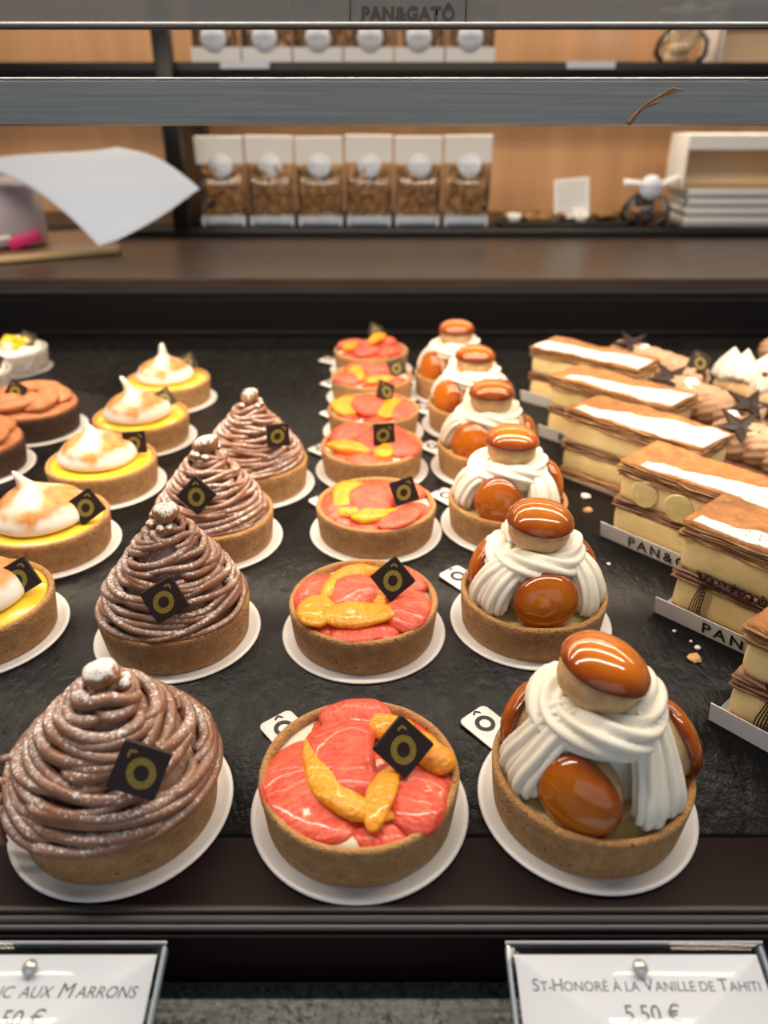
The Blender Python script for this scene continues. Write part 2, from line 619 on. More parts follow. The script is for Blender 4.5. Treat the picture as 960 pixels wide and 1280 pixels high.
def text_mesh(body, size, align='CENTER', small_caps=False, shear=0.0, spacing=1.0, bold=0.0, extrude=0.0):
    cu = bpy.data.curves.new('lettering', 'FONT')
    cu.body = body
    cu.size = size * S
    cu.align_x = align
    cu.shear = shear
    cu.space_character = spacing
    cu.offset = bold * S
    cu.extrude = extrude * S
    cu.resolution_u = 3
    if small_caps:
        cu.small_caps_scale = 0.78
        for f in cu.body_format:
            f.use_small_caps = True
    ob = bpy.data.objects.new('lettering', cu)
    COL.objects.link(ob)
    dg = bpy.context.evaluated_depsgraph_get()
    me = bpy.data.meshes.new_from_object(ob.evaluated_get(dg))
    bpy.data.objects.remove(ob)
    me.materials.clear()
    return me


def caps_text(body, size, shear=0.0):
    """capitals with larger initials, laid out from the glyphs' own widths; centred"""
    parts, x = [], 0.0
    for word in body.split():
        bits = word.split('-')
        for bi, w in enumerate(bits):
            runs = []
            if bi:
                runs.append(('-', size * 0.8))
            if w[0].isupper():
                runs.append((w[0], size))
                if w[1:]:
                    runs.append((w[1:].upper(), size * 0.78))
            else:
                runs.append((w.upper(), size * 0.78))
            for body_, sz in runs:
                me = text_mesh(body_, sz, 'LEFT', shear=shear)
                V = np.array([v.co[:] for v in me.vertices]) / S
                F = [tuple(p.vertices) for p in me.polygons]
                bpy.data.meshes.remove(me)
                V[:, 0] += x - V[:, 0].min()
                parts.append((V, F))
                x = V[:, 0].max() + size * 0.07
        x += size * 0.20
    V, F = join(*parts)
    V[:, 0] -= (V[:, 0].min() + V[:, 0].max()) / 2
    return V, F


# ------------------------------------------------------------------ the setting: case floor, counter, rear wall
structure(put('slate_tray_floor', rbox(150, 76, 0.8, 0.4), 'slate', None, (0, 58.9, -0.8)), 'dark grey slate display floor of the pastry case')
structure(put('case_base', box(-75, 75, 17.9, 20.85, -3, -0.02), 'black_red_reflection', smooth=False), 'black glossy strip in front of the slate')
rail = put('trim_1', rbox(150, 0.62, 0.4, 0.05), 'rail_metal', None, (0, 17.62, -0.45))
structure(rail, 'dark metal rail along the front of the case')
put('rail_bead', rbox(150, 0.30, 0.25, 0.08), 'bead_metal', rail, (0, -0.30, 0.02))
put('rail_lip', rbox(150, 0.28, 0.2, 0.05), 'rail_metal', rail, (0, 0.12, 0.36))
structure(put('case_front_panel', box(-75, 75, 17.0, 17.85, -3.4, -0.46), 'black_red_reflection', smooth=False), 'black front panel below the rail')
structure(put('granite_ledge', rbox(150, 16, 1.5, 0.2), 'granite', None, (0, 9.0, -4.45)), 'grey speckled stone ledge at the foot of the case')
structure(put('case_back_panel', box(-90, 90, 97.2, 98.2, -0.8, 4.0), 'black_matt', smooth=False), 'black rear panel of the case')
structure(put('case_back_groove', rbox(150, 0.6, 0.25, 0.08), 'black_metal', None, (0, 96.8, 0.0)), 'thin black ridge where slate meets rear panel')
ct = put('counter_top', rbox(190, 33.8, 1.6, 0.3), 'counter_top', None, (0, 116.4, 4.6), smooth=False)
structure(ct, 'dark brown counter top behind the case')
structure(put('counter_front', box(-90, 90, 98.25, 99.2, -0.8, 4.58), 'black_matt', smooth=False), 'black counter front under the brown top')
structure(put('wall_back', box(-110, 110, 158, 160, -5, 75), 'wood_wall', smooth=False), 'light oak wood panelled wall behind the shelves')

# wall shelving: deck, upper board, posts
sh = thing('wall_shelf', 'black metal wall shelving with two boards in front of the oak wall', 'shelf', (0, 133, 0))
put('shelf_board', rbox(190, 24, 1.3, 0.15), 'black_metal', sh, (0, 12.3, 6.15))
put('shelf_board', rbox(190, 23, 2.1, 0.15), 'black_metal', sh, (0, 12.3, 29.15))
put('post', rbox(2.6, 2.6, 32, 0.2), 'black_metal', sh, (-32.9, 0.2, 6.1 + 1.35))
put('post', rbox(2.4, 2.4, 21.6, 0.2), 'black_metal', sh, (-32.9, 21.5, 7.5))
put('side_panel', box(-33.5, -32.3, 1.6, 20.2, 7.5, 29.1), 'black_metal', sh, smooth=False)
put('label_strip', box(-24.5, -17.2, -0.15, 0.2, 30.35, 31.3), 'blue_white', sh, (0, 0, 0), smooth=False)
put('label_strip', box(27.4, 34.6, -0.15, 0.2, 30.35, 31.3), 'blue_white', sh, (0, 0, 0), smooth=False)

# upper front rails of the case
band = thing('metal_rail', 'brushed aluminium rail crossing the case with a brown smear', 'rail', (0, 48, 24.6))
put('rail_face', rbox(120, 0.8, 2.26, 0.12), 'brushed_aluminium', band, (0, 0.4, 0), smooth=False)
put('edge_bead', rbox(120, 0.25, 0.10, 0.04), 'aluminium_edge', band, (0, 0.12, 2.26))
# smear of caramel on the rail
sm = []
for i in range(9):
    x0 = 14.3 + 0.16 * i
    P = smooth_path([(x0 - 0.25, -0.02, 0.75 + 0.10 * i), (x0 + 0.15, -0.02, 1.1 + 0.09 * i), (x0 + 0.55 + 0.04 * i, -0.02, 1.35 + 0.05 * i)], 8)
    sm.append(tube(P, 0.055 * np.array([.3, .8, 1, 1, 1, .8, .5, .2]), 5, up=(0, 1, 0), squash=0.5))
P = smooth_path([(13.62, -0.01, 0.06), (13.95, -0.01, 0.55), (14.4, -0.01, 0.95), (15.2, -0.01, 1.2)], 12)
sm.append(tube(P, np.linspace(0.15, 0.05, 12), 6, up=(0, 1, 0), squash=0.4))
put('smear', join(*sm), 'caramel_stain', band)

gp = thing('glass_fascia', 'frosted glass strip with the shop lettering above the metal rail', 'glass panel', (0, 48, 29.2))
put('glass_pane', box(-60, 60, 0.12, 0.52, 0.12, 8.5), 'frosted_glass', gp, smooth=False)
put('edge_bead', rbox(120, 0.6, 0.16, 0.06), 'aluminium_edge', gp, (0, 0.32, 0.16))
put('edge_bead', rbox(120, 0.6, 0.14, 0.06), 'rail_metal', gp, (0, 0.32, 0.0))
put('lettering', text_mesh('PAN&GATÔ', 0.86, spacing=1.10, bold=0.035), 'logo_ink', gp, (1.27, 0.10, 0.40), (math.radians(90), 0, 0))
fr = []
for a, b in (((-1.78, 0.22), (-1.78, 2.4)), ((4.32, 0.22), (4.32, 2.4)), ((-1.6, 0.10), (4.14, 0.10)), ((-1.6, 2.5), (4.14, 2.5))):
    fr.append(tube([(a[0], 0.10, a[1]), (b[0], 0.10, b[1])], 0.035, 6))
put('logo_frame', join(*fr), 'logo_ink', gp)

# ------------------------------------------------------------------ shared small meshes
TWO = 2 * math.pi
A72 = np.linspace(0, TWO, 72, endpoint=False)
plate_me = mesh('plate', *lathe([(0.01, 0.0), (4.30, 0.0), (4.45, 0.05), (4.47, 0.12), (4.40, 0.17), (4.25, 0.16), (4.12, 0.10), (3.9, 0.09), (0.01, 0.09)], 72))
plate_me.materials.append(M('plate_card'))
tab_me = mesh('tab', *rbox(2.35, 1.75, 0.10, 0.30, 5))
tab_me.materials.append(M('plate_card'))


def ring_mesh(rx, ry, hole, t=0.02, m=36):
    a = np.linspace(0, TWO, m, endpoint=False)
    rings = []
    for k, z in ((1, 0), (1, t), (hole, t), (hole, 0)):
        rings.append(np.column_stack([rx * k * np.cos(a), ry * k * np.sin(a), np.full(m, z)]))
    return loft(np.array(rings), True, False, False)


def chevron(w, h, t, th=0.02):
    P = [(-w, 0), (0, h), (w, 0), (w, t), (0, h + t), (-w, t)]
    V = [(x, y, 0) for x, y in P] + [(x, y, th) for x, y in P]
    F = [(0, 1, 4, 5), (1, 2, 3, 4), (6, 11, 10, 7), (7, 10, 9, 8)] + [(i, i + 6, (i + 1) % 6 + 6, (i + 1) % 6) for i in range(6)]
    return np.array(V, float), F


tab_ring = mesh('emblem', *join(ring_mesh(0.48, 0.48, 0.56), xf(chevron(0.20, 0.16, 0.12), (0, 0.60, 0))), smooth=False)
tab_ring.materials.append(M('ink'))


def plate(label, x, y, ang=130.0, group='round white pastry plates', lift=0.0, dist=5.35):
    p = put('cake_plate', plate_me, None, None, (x, y, 0.005))
    tag(p, label, 'plate', group)
    if ang is not None:
        a = math.radians(ang)
        tb = put('tab', tab_me, None, p, (dist * math.cos(a), dist * math.sin(a), 0.12), (0, -math.radians(lift), a))
        put('emblem', tab_ring, None, tb, (0.28, 0, 0.103), (0, 0, -math.radians(102)))
    return p


plaque_me = mesh('plaque', *xf(rbox(1.75, 1.75, 0.26, 0.10, 3), (0, 0, 0), (0, 0, math.radians(45))), smooth=False)
plaque_me.materials.append(M('dark_chocolate'))
emb_ring = mesh('emblem_ring', *ring_mesh(0.50, 0.56, 0.52, 0.015), smooth=False)
emb_ring.materials.append(M('gold_print'))
emb_hat = mesh('emblem_hat', *chevron(0.18, 0.13, 0.12, 0.015), smooth=False)
emb_hat.materials.append(M('gold_print'))


def plaque(parent, loc, tilt=45, yaw=0, spin=0, size=1.0):
    """chocolate square, corner up; tilt 0 lies flat, 90 stands facing the viewer"""
    R = Matrix.Rotation(math.radians(yaw), 3, 'Z') @ Matrix.Rotation(math.radians(tilt), 3, 'X') @ Matrix.Rotation(math.radians(spin), 3, 'Z')
    p = put('chocolate_plaque', plaque_me, None, parent, loc, R.to_euler(), size)
    p['label'] = 'dark chocolate square with gold ring emblem'
    put('emblem_ring', emb_ring, None, p, (0, -0.12, 0.262))
    put('emblem_hat', emb_hat, None, p, (0, 0.58, 0.262))
    return p


def shell_mesh(seed, mat='shortcrust', ro=4.0):
    prof = [(0.01, 0.0), (ro - 0.28, 0.0), (ro - 0.20, 0.06), (ro - 0.10, 0.9), (ro - 0.02, 1.7), (ro, 2.02), (ro - 0.05, 2.13), (ro - 0.15, 2.17), (ro - 0.26, 2.14),
            (ro - 0.34, 2.02), (ro - 0.38, 1.6), (ro - 0.40, 1.2), (0.01, 1.2)]
    me = mesh('shell', *lathe(prof, 72, 0.035, 1.5, seed))
    me.materials.append(M(mat))
    return me


SHELLS = [shell_mesh(i * 10) for i in range(4)]
BASE = 0.10   # tart base height on its plate


def tart(name, label, cat, x, y, rot, group, i, shell=None):
    t = thing(name, label, cat, (x, y, BASE + 0.005), 0, group)
    put('pastry_shell', shell or SHELLS[i % 4], None, t, (0, 0, 0), (0, 0, rot))
    return t


# ------------------------------------------------------------------ chestnut mont blanc tarts
def mb_profile(h, w=1.0):
    h = np.clip(h, 0, 1.05)
    return w * (0.75 + 3.2 * (1 - h ** 1.25))


def mont_blanc(label, x, y, seed, top, w, plq, lean=(0, 0), extra=False):
    r = np.random.default_rng(seed)
    t = tart('chestnut_tart', label, 'tart', x, y, seed * 0.7, 'chestnut vermicelli tarts', seed)
    put('cream', lathe([(3.62, 1.7), (3.62, 1.95), (3.0, 2.1), (0.01, 2.2)], 48), 'vanilla_cream', t)
    z0, z1 = 2.15, top - 1.35
    hh = np.linspace(0, 1, 14)
    prof = [(max(mb_profile(h, w) - 0.30, 0.05), z0 - 0.1 + h * (z1 - z0)) for h in hh] + [(0.05, z1 + 0.15)]
    V, F = lathe(prof, 40, 0.05, 1.6, seed)
    V[:, 0] += lean[0] * np.clip((V[:, 2] - z0) / (z1 - z0), 0, 1)
    V[:, 1] += lean[1] * np.clip((V[:, 2] - z0) / (z1 - z0), 0, 1)
    core = put('chestnut_cream', (V, F), 'chestnut', t)
    rows = 13 if seed == 1 else 15
    for i in range(rows):
        h0 = (i + 0.15) / rows
        n = 4 if i < 5 else (3 if i < 11 else 2)
        ph = r.uniform(0, TWO)
        for j in range(n):
            th0 = ph + j * TWO / n + r.uniform(-0.35, 0.35)
            dl = TWO / n + r.uniform(0.25, 0.9)
            m = int(18 + 26 * dl / 3)
            u = np.linspace(0, 1, m)
            th = th0 + dl * u
            tilt = r.uniform(-0.095, 0.095)
            hgt = h0 + r.uniform(-0.018, 0.018) + tilt * (u - 0.5) * 2 + 0.028 * np.sin(th * r.uniform(1.5, 3.5) + r.uniform(0, 6)) + r.choice([0, 0.04]) * np.sin(np.pi * u)
            hgt = np.clip(hgt, 0.0, 1.03)
            rr = mb_profile(hgt, w) + r.uniform(-0.10, 0.07) + 0.05 * np.sin(th * 3.3 + r.uniform(0, 6))
            endk = np.clip(np.minimum(u, 1 - u) / 0.10, 0, 1)
            rr = rr - 0.28 * (1 - endk) ** 1.5
            zz = z0 + hgt * (z1 - z0)
            lx = lean[0] * hgt
            ly = lean[1] * hgt
            P = np.column_stack([rr * np.cos(th) + lx, rr * np.sin(th) + ly, zz])
            put('chestnut_strand', tube(P, (0.25 if seed == 1 else 0.205) * r.uniform(0.90, 1.10) * (0.75 + 0.25 * endk), 8), 'chestnut', core)
    if extra:
        for P in ([(-3.4, -1.6, 2.9), (-4.2, -1.3, 2.6), (-4.75, -1.0, 2.15), (-4.9, -0.9, 1.8)], [(-3.5, -2.0, 2.6), (-3.9, -2.0, 2.3), (-4.1, -2.1, 1.7), (-3.95, -2.2, 0.9)],
                  [(-3.3, -0.6, 3.2), (-4.2, -0.3, 2.8), (-4.6, 0.1, 2.35)], [(-3.2, -2.2, 2.4), (-3.75, -2.45, 2.1), (-3.6, -2.75, 1.6), (-3.5, -2.8, 1.1)]):
            put('chestnut_strand', tube(smooth_path(P, 16), np.linspace(0.23, 0.17, 16), 8), 'chestnut', core)
    # candied chestnut piece on the summit
    a = np.linspace(0.02, np.pi - 0.02, 12)
    V, F = lathe([(0.80 * math.sin(b), -0.62 * math.cos(b)) for b in a], 24, 0.26, 2.2, seed + 3)
    cp = put('candied_chestnut', (V, F), 'candied_chestnut', t, (lean[0], lean[1], top - 0.80), (0.3, 0.2, seed), (1.05, 0.82, 0.95))
    cp['label'] = 'sugar dusted candied chestnut piece'
    for k in range(5):
        b = r.uniform(0, TWO)
        put('chestnut_crumb', xf(lathe([(0.26 * math.sin(q), -0.22 * math.cos(q)) for q in np.linspace(0.05, 3.09, 6)], 9, 0.05, 5, seed + k)), 'candied_chestnut', t,
            (lean[0] + 0.85 * math.cos(b), lean[1] + 0.85 * math.sin(b), top - 1.25 + r.uniform(-0.15, 0.1)))
    plaque(t, *plq)
    return t


MB = [(-10.77, 22.42), (-11.29, 34.26), (-11.25, 44.44), (-9.77, 52.77)]
mont_blanc('chestnut cream strand tart nearest the front rail, strands spilling over its shell', *MB[0], 1, 7.9, 1.04, ((2.15, -2.75, 4.9), 62, 22, 12), (0.35, -0.3), True)
mont_blanc('chestnut cream strand tart second from the rail, white cream showing at its rim', *MB[1], 2, 8.2, 0.96, ((0.55, -3.0, 4.15), 66, 8, -18), (0.25, 0.0))
mont_blanc('chestnut cream strand tart third from the rail, with plaque at its upper flank', *MB[2], 3, 7.6, 0.90, ((-0.1, -2.75, 4.6), 65, 0, 3))
mont_blanc('farthest chestnut cream strand tart, tallest looking peak with a white sugared tip', *MB[3], 4, 7.7, 0.94, ((2.25, -2.25, 4.9), 72, 22, -48, 0.92))
for (x, y), l in zip(MB, ('under the chestnut tart nearest the rail', 'under the second chestnut tart from the rail', 'under the third chestnut tart from the rail', 'under the farthest chestnut tart')):
    plate('round white card plate ' + l, x, y, None)

# ------------------------------------------------------------------ citrus tarts
GF = [(-.99, 22.3), (-1.1, 34.3), (-.54, 45.5), (-.95, 55.5), (-.94, 63.6), (-1.2, 72.6), (-1.4, 81.6)]
SEG = [
[('g',1.9,0.00,[(-2.9,1.9),(-3,-0.7),(-2,-2.4),(0.1,-3.1)]),('g',2.2,0.40,[(-0.9,2.8),(-0.7,0.6),(-0.3,-1.8)]),('g',1.6,0.25,[(-1.9,2.5),(-0.4,3.2),(1.5,2.8)]),('g',2.1,0.00,[(2.9,0.2),(2.2,-1.6),(1.2,-2.9)]),('g',1.7,0.10,[(1.4,1.8),(1,-0.2),(0.8,-1.6)]),('o',0.95,0.42,[(-2.2,1.5),(-1.5,-0.8),(-0.2,-2.1),(1.4,-2.5)]),('o',0.9,0.50,[(1.3,-0.2),(0.8,-1.9),(0.6,-3.4)]),('o',1.1,0.30,[(0.2,2.1),(1.2,2.1),(2.3,1.7)]),('O',1.1,0.50,[(2.0,1.7),(2.9,0.5),(3.7,-0.3)])],
[('g',2.0,0.00,[(-2.6,-2.0),(-2.8,0.5),(-1.8,2.7)]),('o',1.0,0.45,[(-2.1,-0.5),(-1.1,1.7),(0.9,2.5)]),('g',2.2,0.30,[(-0.9,-1.6),(-0.3,0.1),(0.3,1.7)]),('o',1.4,0.40,[(-1.9,-2.9),(-2.4,-1.9),(-2.2,0.0)]),('o',1.3,0.55,[(-2.2,-2.0),(-0.3,-2.2),(1.8,-1.7)]),('g',1.3,0.10,[(-1.8,-2.9),(-0.2,-3.1),(1.5,-3.0)]),('g',1.8,0.25,[(1.5,-2.9),(2.5,-1.5),(3.1,0.6)]),('g',1.6,0.15,[(1.3,2.2),(2.3,1.8),(3.1,0.4)]),('o',0.8,0.40,[(0.7,-1.1),(1.2,-0.1),(1.5,0.9)])],
[('g',2.2,0.00,[(-2.6,1.2),(-2.7,-1.0),(-1.7,-2.5)]),('o',1.4,0.50,[(-2.2,-1.3),(-1.9,0.8),(-1.5,2.9)]),('g',2.3,0.40,[(-0.5,-2.4),(-0.1,0.0),(0.6,2.7)]),('o',1.0,0.45,[(-1.6,-2.5),(-0.3,-2.6),(1.7,-1.6)]),('g',1.4,0.30,[(-0.1,-3.1),(1.5,-2.5),(3.1,-0.4)]),('g',1.6,0.15,[(1.1,2.8),(2.4,2.0),(3.0,0.6)]),('o',0.8,0.45,[(-2.5,-1.6),(-1.7,-1.9),(-0.9,-1.5)]),('g',1.4,0.00,[(-1.6,-2.9),(-0.5,-3.1),(0.4,-3.1)])],
[('g',2.1,0.25,[(-2.7,0.2),(-2.0,2.1),(-0.1,2.9)]),('O',1.2,0.55,[(-3.5,-0.9),(-2,-1.6),(-0.1,-2.2)]),('g',1.3,0.10,[(-2.2,-2.6),(-0.8,-3.1),(0.7,-3.1)]),('g',2.2,0.25,[(1.6,-2.6),(2.7,-0.7),(2.6,1.7)]),('o',1.2,0.35,[(0.5,-2.9),(1.0,-2.0),(1.5,-0.6)]),('g',1.6,0.10,[(0.0,2.9),(1.4,2.9),(2.6,2.0)]),('g',1.7,0.10,[(-1.4,-1.2),(0,-0.8),(1.5,-0.5)]),('g',1.7,0.20,[(-1.3,1.0),(0,1.0),(1.5,1.2)])],
[('o',1.7,0.35,[(-2.0,-2.4),(-2.4,-0.3),(-1.7,2.2)]),('g',2.1,0.45,[(-0.4,-2.9),(-0.4,-0.2),(-0.3,2.8)]),('o',1.4,0.35,[(0.9,-2.8),(1.4,-0.4),(1.9,2.2)]),('g',1.7,0.20,[(1.5,-2.6),(2.6,-1.0),(2.8,1.0)]),('g',1.6,0.05,[(-2.9,0.2),(-2.4,2.0),(-1.3,2.9)]),('g',1.5,0.05,[(0.2,3),(1.4,2.8),(2.5,2.0)])],
[('g',1.8,0.25,[(-2.9,0.4),(-2.3,-1.7),(-1.2,-2.8)]),('o',1.2,0.50,[(-1.9,2.0),(-1.5,-0.2),(-0.9,-2.2)]),('o',1.1,0.50,[(-0.6,-2.4),(0.5,-2.5),(2.2,-1.8)]),('g',1.5,0.20,[(0.4,-3.1),(1.9,-2.6),(2.9,-1.2)]),('g',1.6,0.30,[(-0.8,0.6),(0.8,1.5),(2.5,0.8)]),('g',1.6,0.05,[(-2.6,1.6),(-1.6,2.7),(0.2,3.0)]),('g',1.6,0.10,[(-1.0,-0.9),(0.6,-0.8),(2.2,-0.4)])],
[('g',1.5,0.35,[(-3.0,-0.2),(-2.6,1.6),(-1.1,2.7)]),('o',1.1,0.75,[(-2.4,-2.0),(-2.4,-1.0),(-1.6,0.8)]),('g',1.5,0.55,[(-2,-2.5),(-0.6,-2.1),(0.6,-0.8)]),('o',1.1,1.15,[(-0.1,-0.9),(0.7,1.2),(1.6,2.4)]),('g',1.5,0.35,[(1,-2.7),(2.3,-1.1),(2.8,0.7)]),('g',1.4,0.35,[(0.5,2.5),(1.7,2.5),(2.6,1.8)]),('g',1.6,0.15,[(-0.9,0.8),(0.2,1.4),(1.8,0.2)])],
]


def segment(P, w, dz, seed, over=False):
    """citrus segment: curved wedge, pointed ends, blunt outer edge"""
    lim = 3.62 if not over else 9
    w = w * (1.34 if w > 1.25 else 1.22)
    P = [np.array((p[0], p[1])) for p in P]
    P = [p * min(1, (lim + 0.16 - w * 0.45) / (np.hypot(*p) + 1e-6)) for p in P]
    L = smooth_path(np.column_stack([P, np.zeros(len(P))]), 22)
    u = np.linspace(0, 1, 22)
    rr = np.hypot(L[:, 0], L[:, 1])
    L[:, 2] = 1.88 + dz + 0.10 * np.sin(np.pi * u) - (0.04 if not over else -0.05) * np.clip(rr - 3, 0, 1)
    taper = np.clip(np.sin(np.pi * np.clip(u, 0.004, 0.996)), 0, 1) ** (0.30 if w > 1.5 else 0.40) * (1 + 0.10 * np.sin(u * 7 + seed))
    sec = lambda p: (np.abs(np.cos(p)) ** 2.6 + np.abs(np.sin(p)) ** 2.2) ** (-1 / 2.5) * (1 - 0.20 * np.sin(p) * np.cos(p) + 0.06 * np.cos(3 * p + seed))
    V, F = tube(L, w * 0.5 * taper, 20, sec, squash=0.56 if w < 1.5 else 0.36)
    V += 0.05 * sn(V, 3.0, seed)[:, None] * np.array([1, 1, 1.2])
    return V, F


GFL = ['grapefruit and orange tart nearest the rail with a wide sweep of pink flesh', 'grapefruit and orange tart second from the rail with a long orange segment across',
       'grapefruit and orange tart third from the rail with tilted plaque at its edge', 'fourth citrus tart from the rail, plaque standing square in its middle',
       'fifth citrus tart from the rail, an upright pink segment between two orange ones', 'sixth citrus tart from the rail, second to last in its row',
       'farthest grapefruit and orange tart, last in its row before the black panel']
GPQ = [((1.72, 0.0, 3.35), 52, 6, 0), ((1.56, 0.0, 3.35), 55, 4, -8), ((1.85, -0.6, 3.25), 60, 5, -28, 0.92), ((0.95, -0.7, 3.2), 66, 0, -42, 0.95), ((1.0, 1.2, 3.2), 62, 40, 12, 0.95),
       ((2.4, -0.6, 3.05), 60, 14, -30, 0.9), ((0.4, 2.2, 3.5), 58, 30, 10, 0.9)]
for i, (x, y) in enumerate(GF):
    t = tart('citrus_tart', GFL[i], 'tart', x, y, i * 1.3, 'grapefruit and orange tarts', i)
    put('cream', lathe([(3.64, 1.5), (3.64, 1.78), (3.3, 1.95), (0.01, 1.95)], 48, 0.04, 1.5, i), 'vanilla_cream', t)
    bed = [('g', 1.5, -0.16, [(2.5 * math.cos(a), 2.5 * math.sin(a)), (2.75 * math.cos(a + .55), 2.75 * math.sin(a + .55)), (2.5 * math.cos(a + 1.1), 2.5 * math.sin(a + 1.1))]) for a in (np.arange(6) * TWO / 6 + 0.3 + i)]
    for j, (k, w, dz, P) in enumerate(bed + SEG[i]):
        V, F = segment(P, w, dz, i * 20 + j, k == 'O')
        an = math.atan2(P[-1][1] - P[0][1], P[-1][0] - P[0][0])   # local x runs along the segment
        V = V @ np.array(Matrix.Rotation(an, 3, 'Z'))
        put('grapefruit_segment' if k == 'g' else 'orange_segment', (V, F), 'grapefruit_flesh' if k == 'g' else 'orange_flesh', t, (0, 0, 0), (0, 0, an))
    plaque(t, *GPQ[i])
    plate('round white card plate under the ' + ['citrus tart nearest the rail', 'second citrus tart from the rail', 'third citrus tart from the rail', 'fourth citrus tart from the rail',
          'fifth citrus tart from the rail', 'sixth citrus tart from the rail', 'farthest citrus tart'][i], x, y, [130, 101, 133, 140, 135, 140, 150][i], lift=[4, 8, 4, 2, 2, 2, 2][i], dist=[5.35, 5.6, 5.3, 5.3, 5.3, 5.3, 5.3][i])


# ------------------------------------------------------------------ saint honore tarts
def choux_meshes(seed):
    body = lathe([(0.01, 0.0), (1.0, 0.0), (1.38, 0.18), (1.56, 0.55), (1.60, 0.95), (1.56, 1.35), (1.35, 1.75), (0.8, 2.05), (0.01, 2.15)], 40, 0.07, 1.7, seed)
    cap = lathe([(1.50, 1.34), (1.66, 1.27), (1.76, 1.32), (1.76, 1.45), (1.66, 1.70), (1.40, 1.99), (1.0, 2.20), (0.5, 2.32), (0.01, 2.35)], 56, 0.04, 1.2, seed + 5, cap0=False)
    b = mesh('choux_body', *body)
    b.materials.append(M('choux'))
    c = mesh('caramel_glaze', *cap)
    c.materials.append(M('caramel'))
    return b, c


CHOUX = [choux_meshes(40 + 7 * i) for i in range(4)]


def choux(parent, loc, direction, i, scale=(1, 1, 1), roll=0.0):
    q = Vector(direction).to_track_quat('Z', 'Y')
    e = (q.to_matrix() @ Matrix.Rotation(roll, 3, 'Z')).to_euler()
    b = put('choux_bun', CHOUX[i % 4][0], None, parent, loc, e, scale)
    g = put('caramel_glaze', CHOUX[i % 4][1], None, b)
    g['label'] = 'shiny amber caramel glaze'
    return b


def star(n, amp):
    return lambda p: 1 + amp * (2 * np.abs(np.cos(n * p / 2)) - 1.2)


def st_honore(label, x, y, seed, rot, top, topdir, group='caramel choux and whipped cream tarts'):
    r = np.random.default_rng(seed + 300)
    t = tart('choux_cream_tart', label, 'tart', x, y, seed, group, seed)
    put('custard', lathe([(3.64, 1.4), (3.64, 1.72), (3.2, 1.82), (0.01, 1.9)], 48, 0.05, 1.3, seed), 'custard', t)
    zt = top - 2.35           # underside of the top bun
    cm = put('cream_core', lathe([(2.0, 1.7), (2.15, 2.4), (1.95, 3.3), (1.6, 4.2), (1.3, zt - 0.2), (0.01, zt)], 32, 0.06, 1.3, seed), 'whipped_cream', t)
    for j in range(3):
        a = math.radians(rot + 120 * j)
        el = math.radians(r.uniform(4, 14))
        ro = 1.52
        yaw = r.uniform(-.12, .12)
        if seed == 1:
            a, ro, yaw = [(math.radians(-108), 1.5, -0.30), (math.radians(6), 2.0, 0.12), (math.radians(140), 1.75, 0.1)][j]
        d = (math.cos(a + yaw) * math.cos(el), math.sin(a + yaw) * math.cos(el), math.sin(el))
        choux(t, (ro * math.cos(a), ro * math.sin(a), 2.78 + r.uniform(-0.1, 0.1)), d, seed + j, (0.98, 0.90, 0.92), r.uniform(0, 6))
    # piped swags between the buns, ridges running up to the summit
    for j in range(3):
        a = math.radians(rot + 60 + 120 * j - (8 if seed == 1 and j == 0 else 0))
        for s, (off, w) in enumerate(((-0.17, 0.80), (0.19, 0.84))):
            b = a + off
            P = smooth_path([(3.05 * math.cos(b), 3.05 * math.sin(b), 1.9), (3.22 * math.cos(b), 3.22 * math.sin(b), 2.6), (2.75 * math.cos(b + .06), 2.75 * math.sin(b + .06), 3.7),
                             (1.95 * math.cos(b + .2), 1.95 * math.sin(b + .2), zt - 0.55), (1.1 * math.cos(b + .5), 1.1 * math.sin(b + .5), zt - 0.1)], 30)
            u = np.linspace(0, 1, 30)
            rad = w * np.clip(0.50 + 1.8 * u, 0, 0.86) * (1 - 0.35 * u ** 2)
            V, F = tube(P, rad, 48, star(8, 0.15), up=(math.cos(b), math.sin(b), 0.2), squash=0.80, twist=np.linspace(0, 0.5, 30))
            V += 0.03 * sn(V, 2.3, seed + j + s)[:, None]
            put('piped_cream', (V, F), 'whipped_cream', t)
    # twisted collar under the top bun
    th0 = math.radians(rot + 200)
    u = np.linspace(0, 1, 84)
    th = th0 + u * 7.4
    Rr = 1.92 - 0.62 * u + 0.10 * np.sin(3 * th)
    z = zt - 0.95 + 1.0 * u + 0.14 * np.sin(3 * th + 1)
    P = np.column_stack([Rr * np.cos(th), Rr * np.sin(th), z])
    rad = 0.95 * np.clip(np.sin(np.pi * np.clip(u, .02, .98)) * 4.0, 0.12, 1) * (1 - 0.12 * u)
    V, F = tube(P, rad, 48, star(8, 0.17), squash=0.85, twist=u * 7)
    V += 0.04 * sn(V, 1.9, seed)[:, None]
    put('cream_collar', (V, F), 'whipped_cream', t)
    choux(t, (topdir[0] * -1.6, topdir[1] * -0.3 + 0.05, zt), (topdir[0], topdir[1], 1), seed + 3, (1.0, 1.0, 1.0), r.uniform(0, 6))
    return t


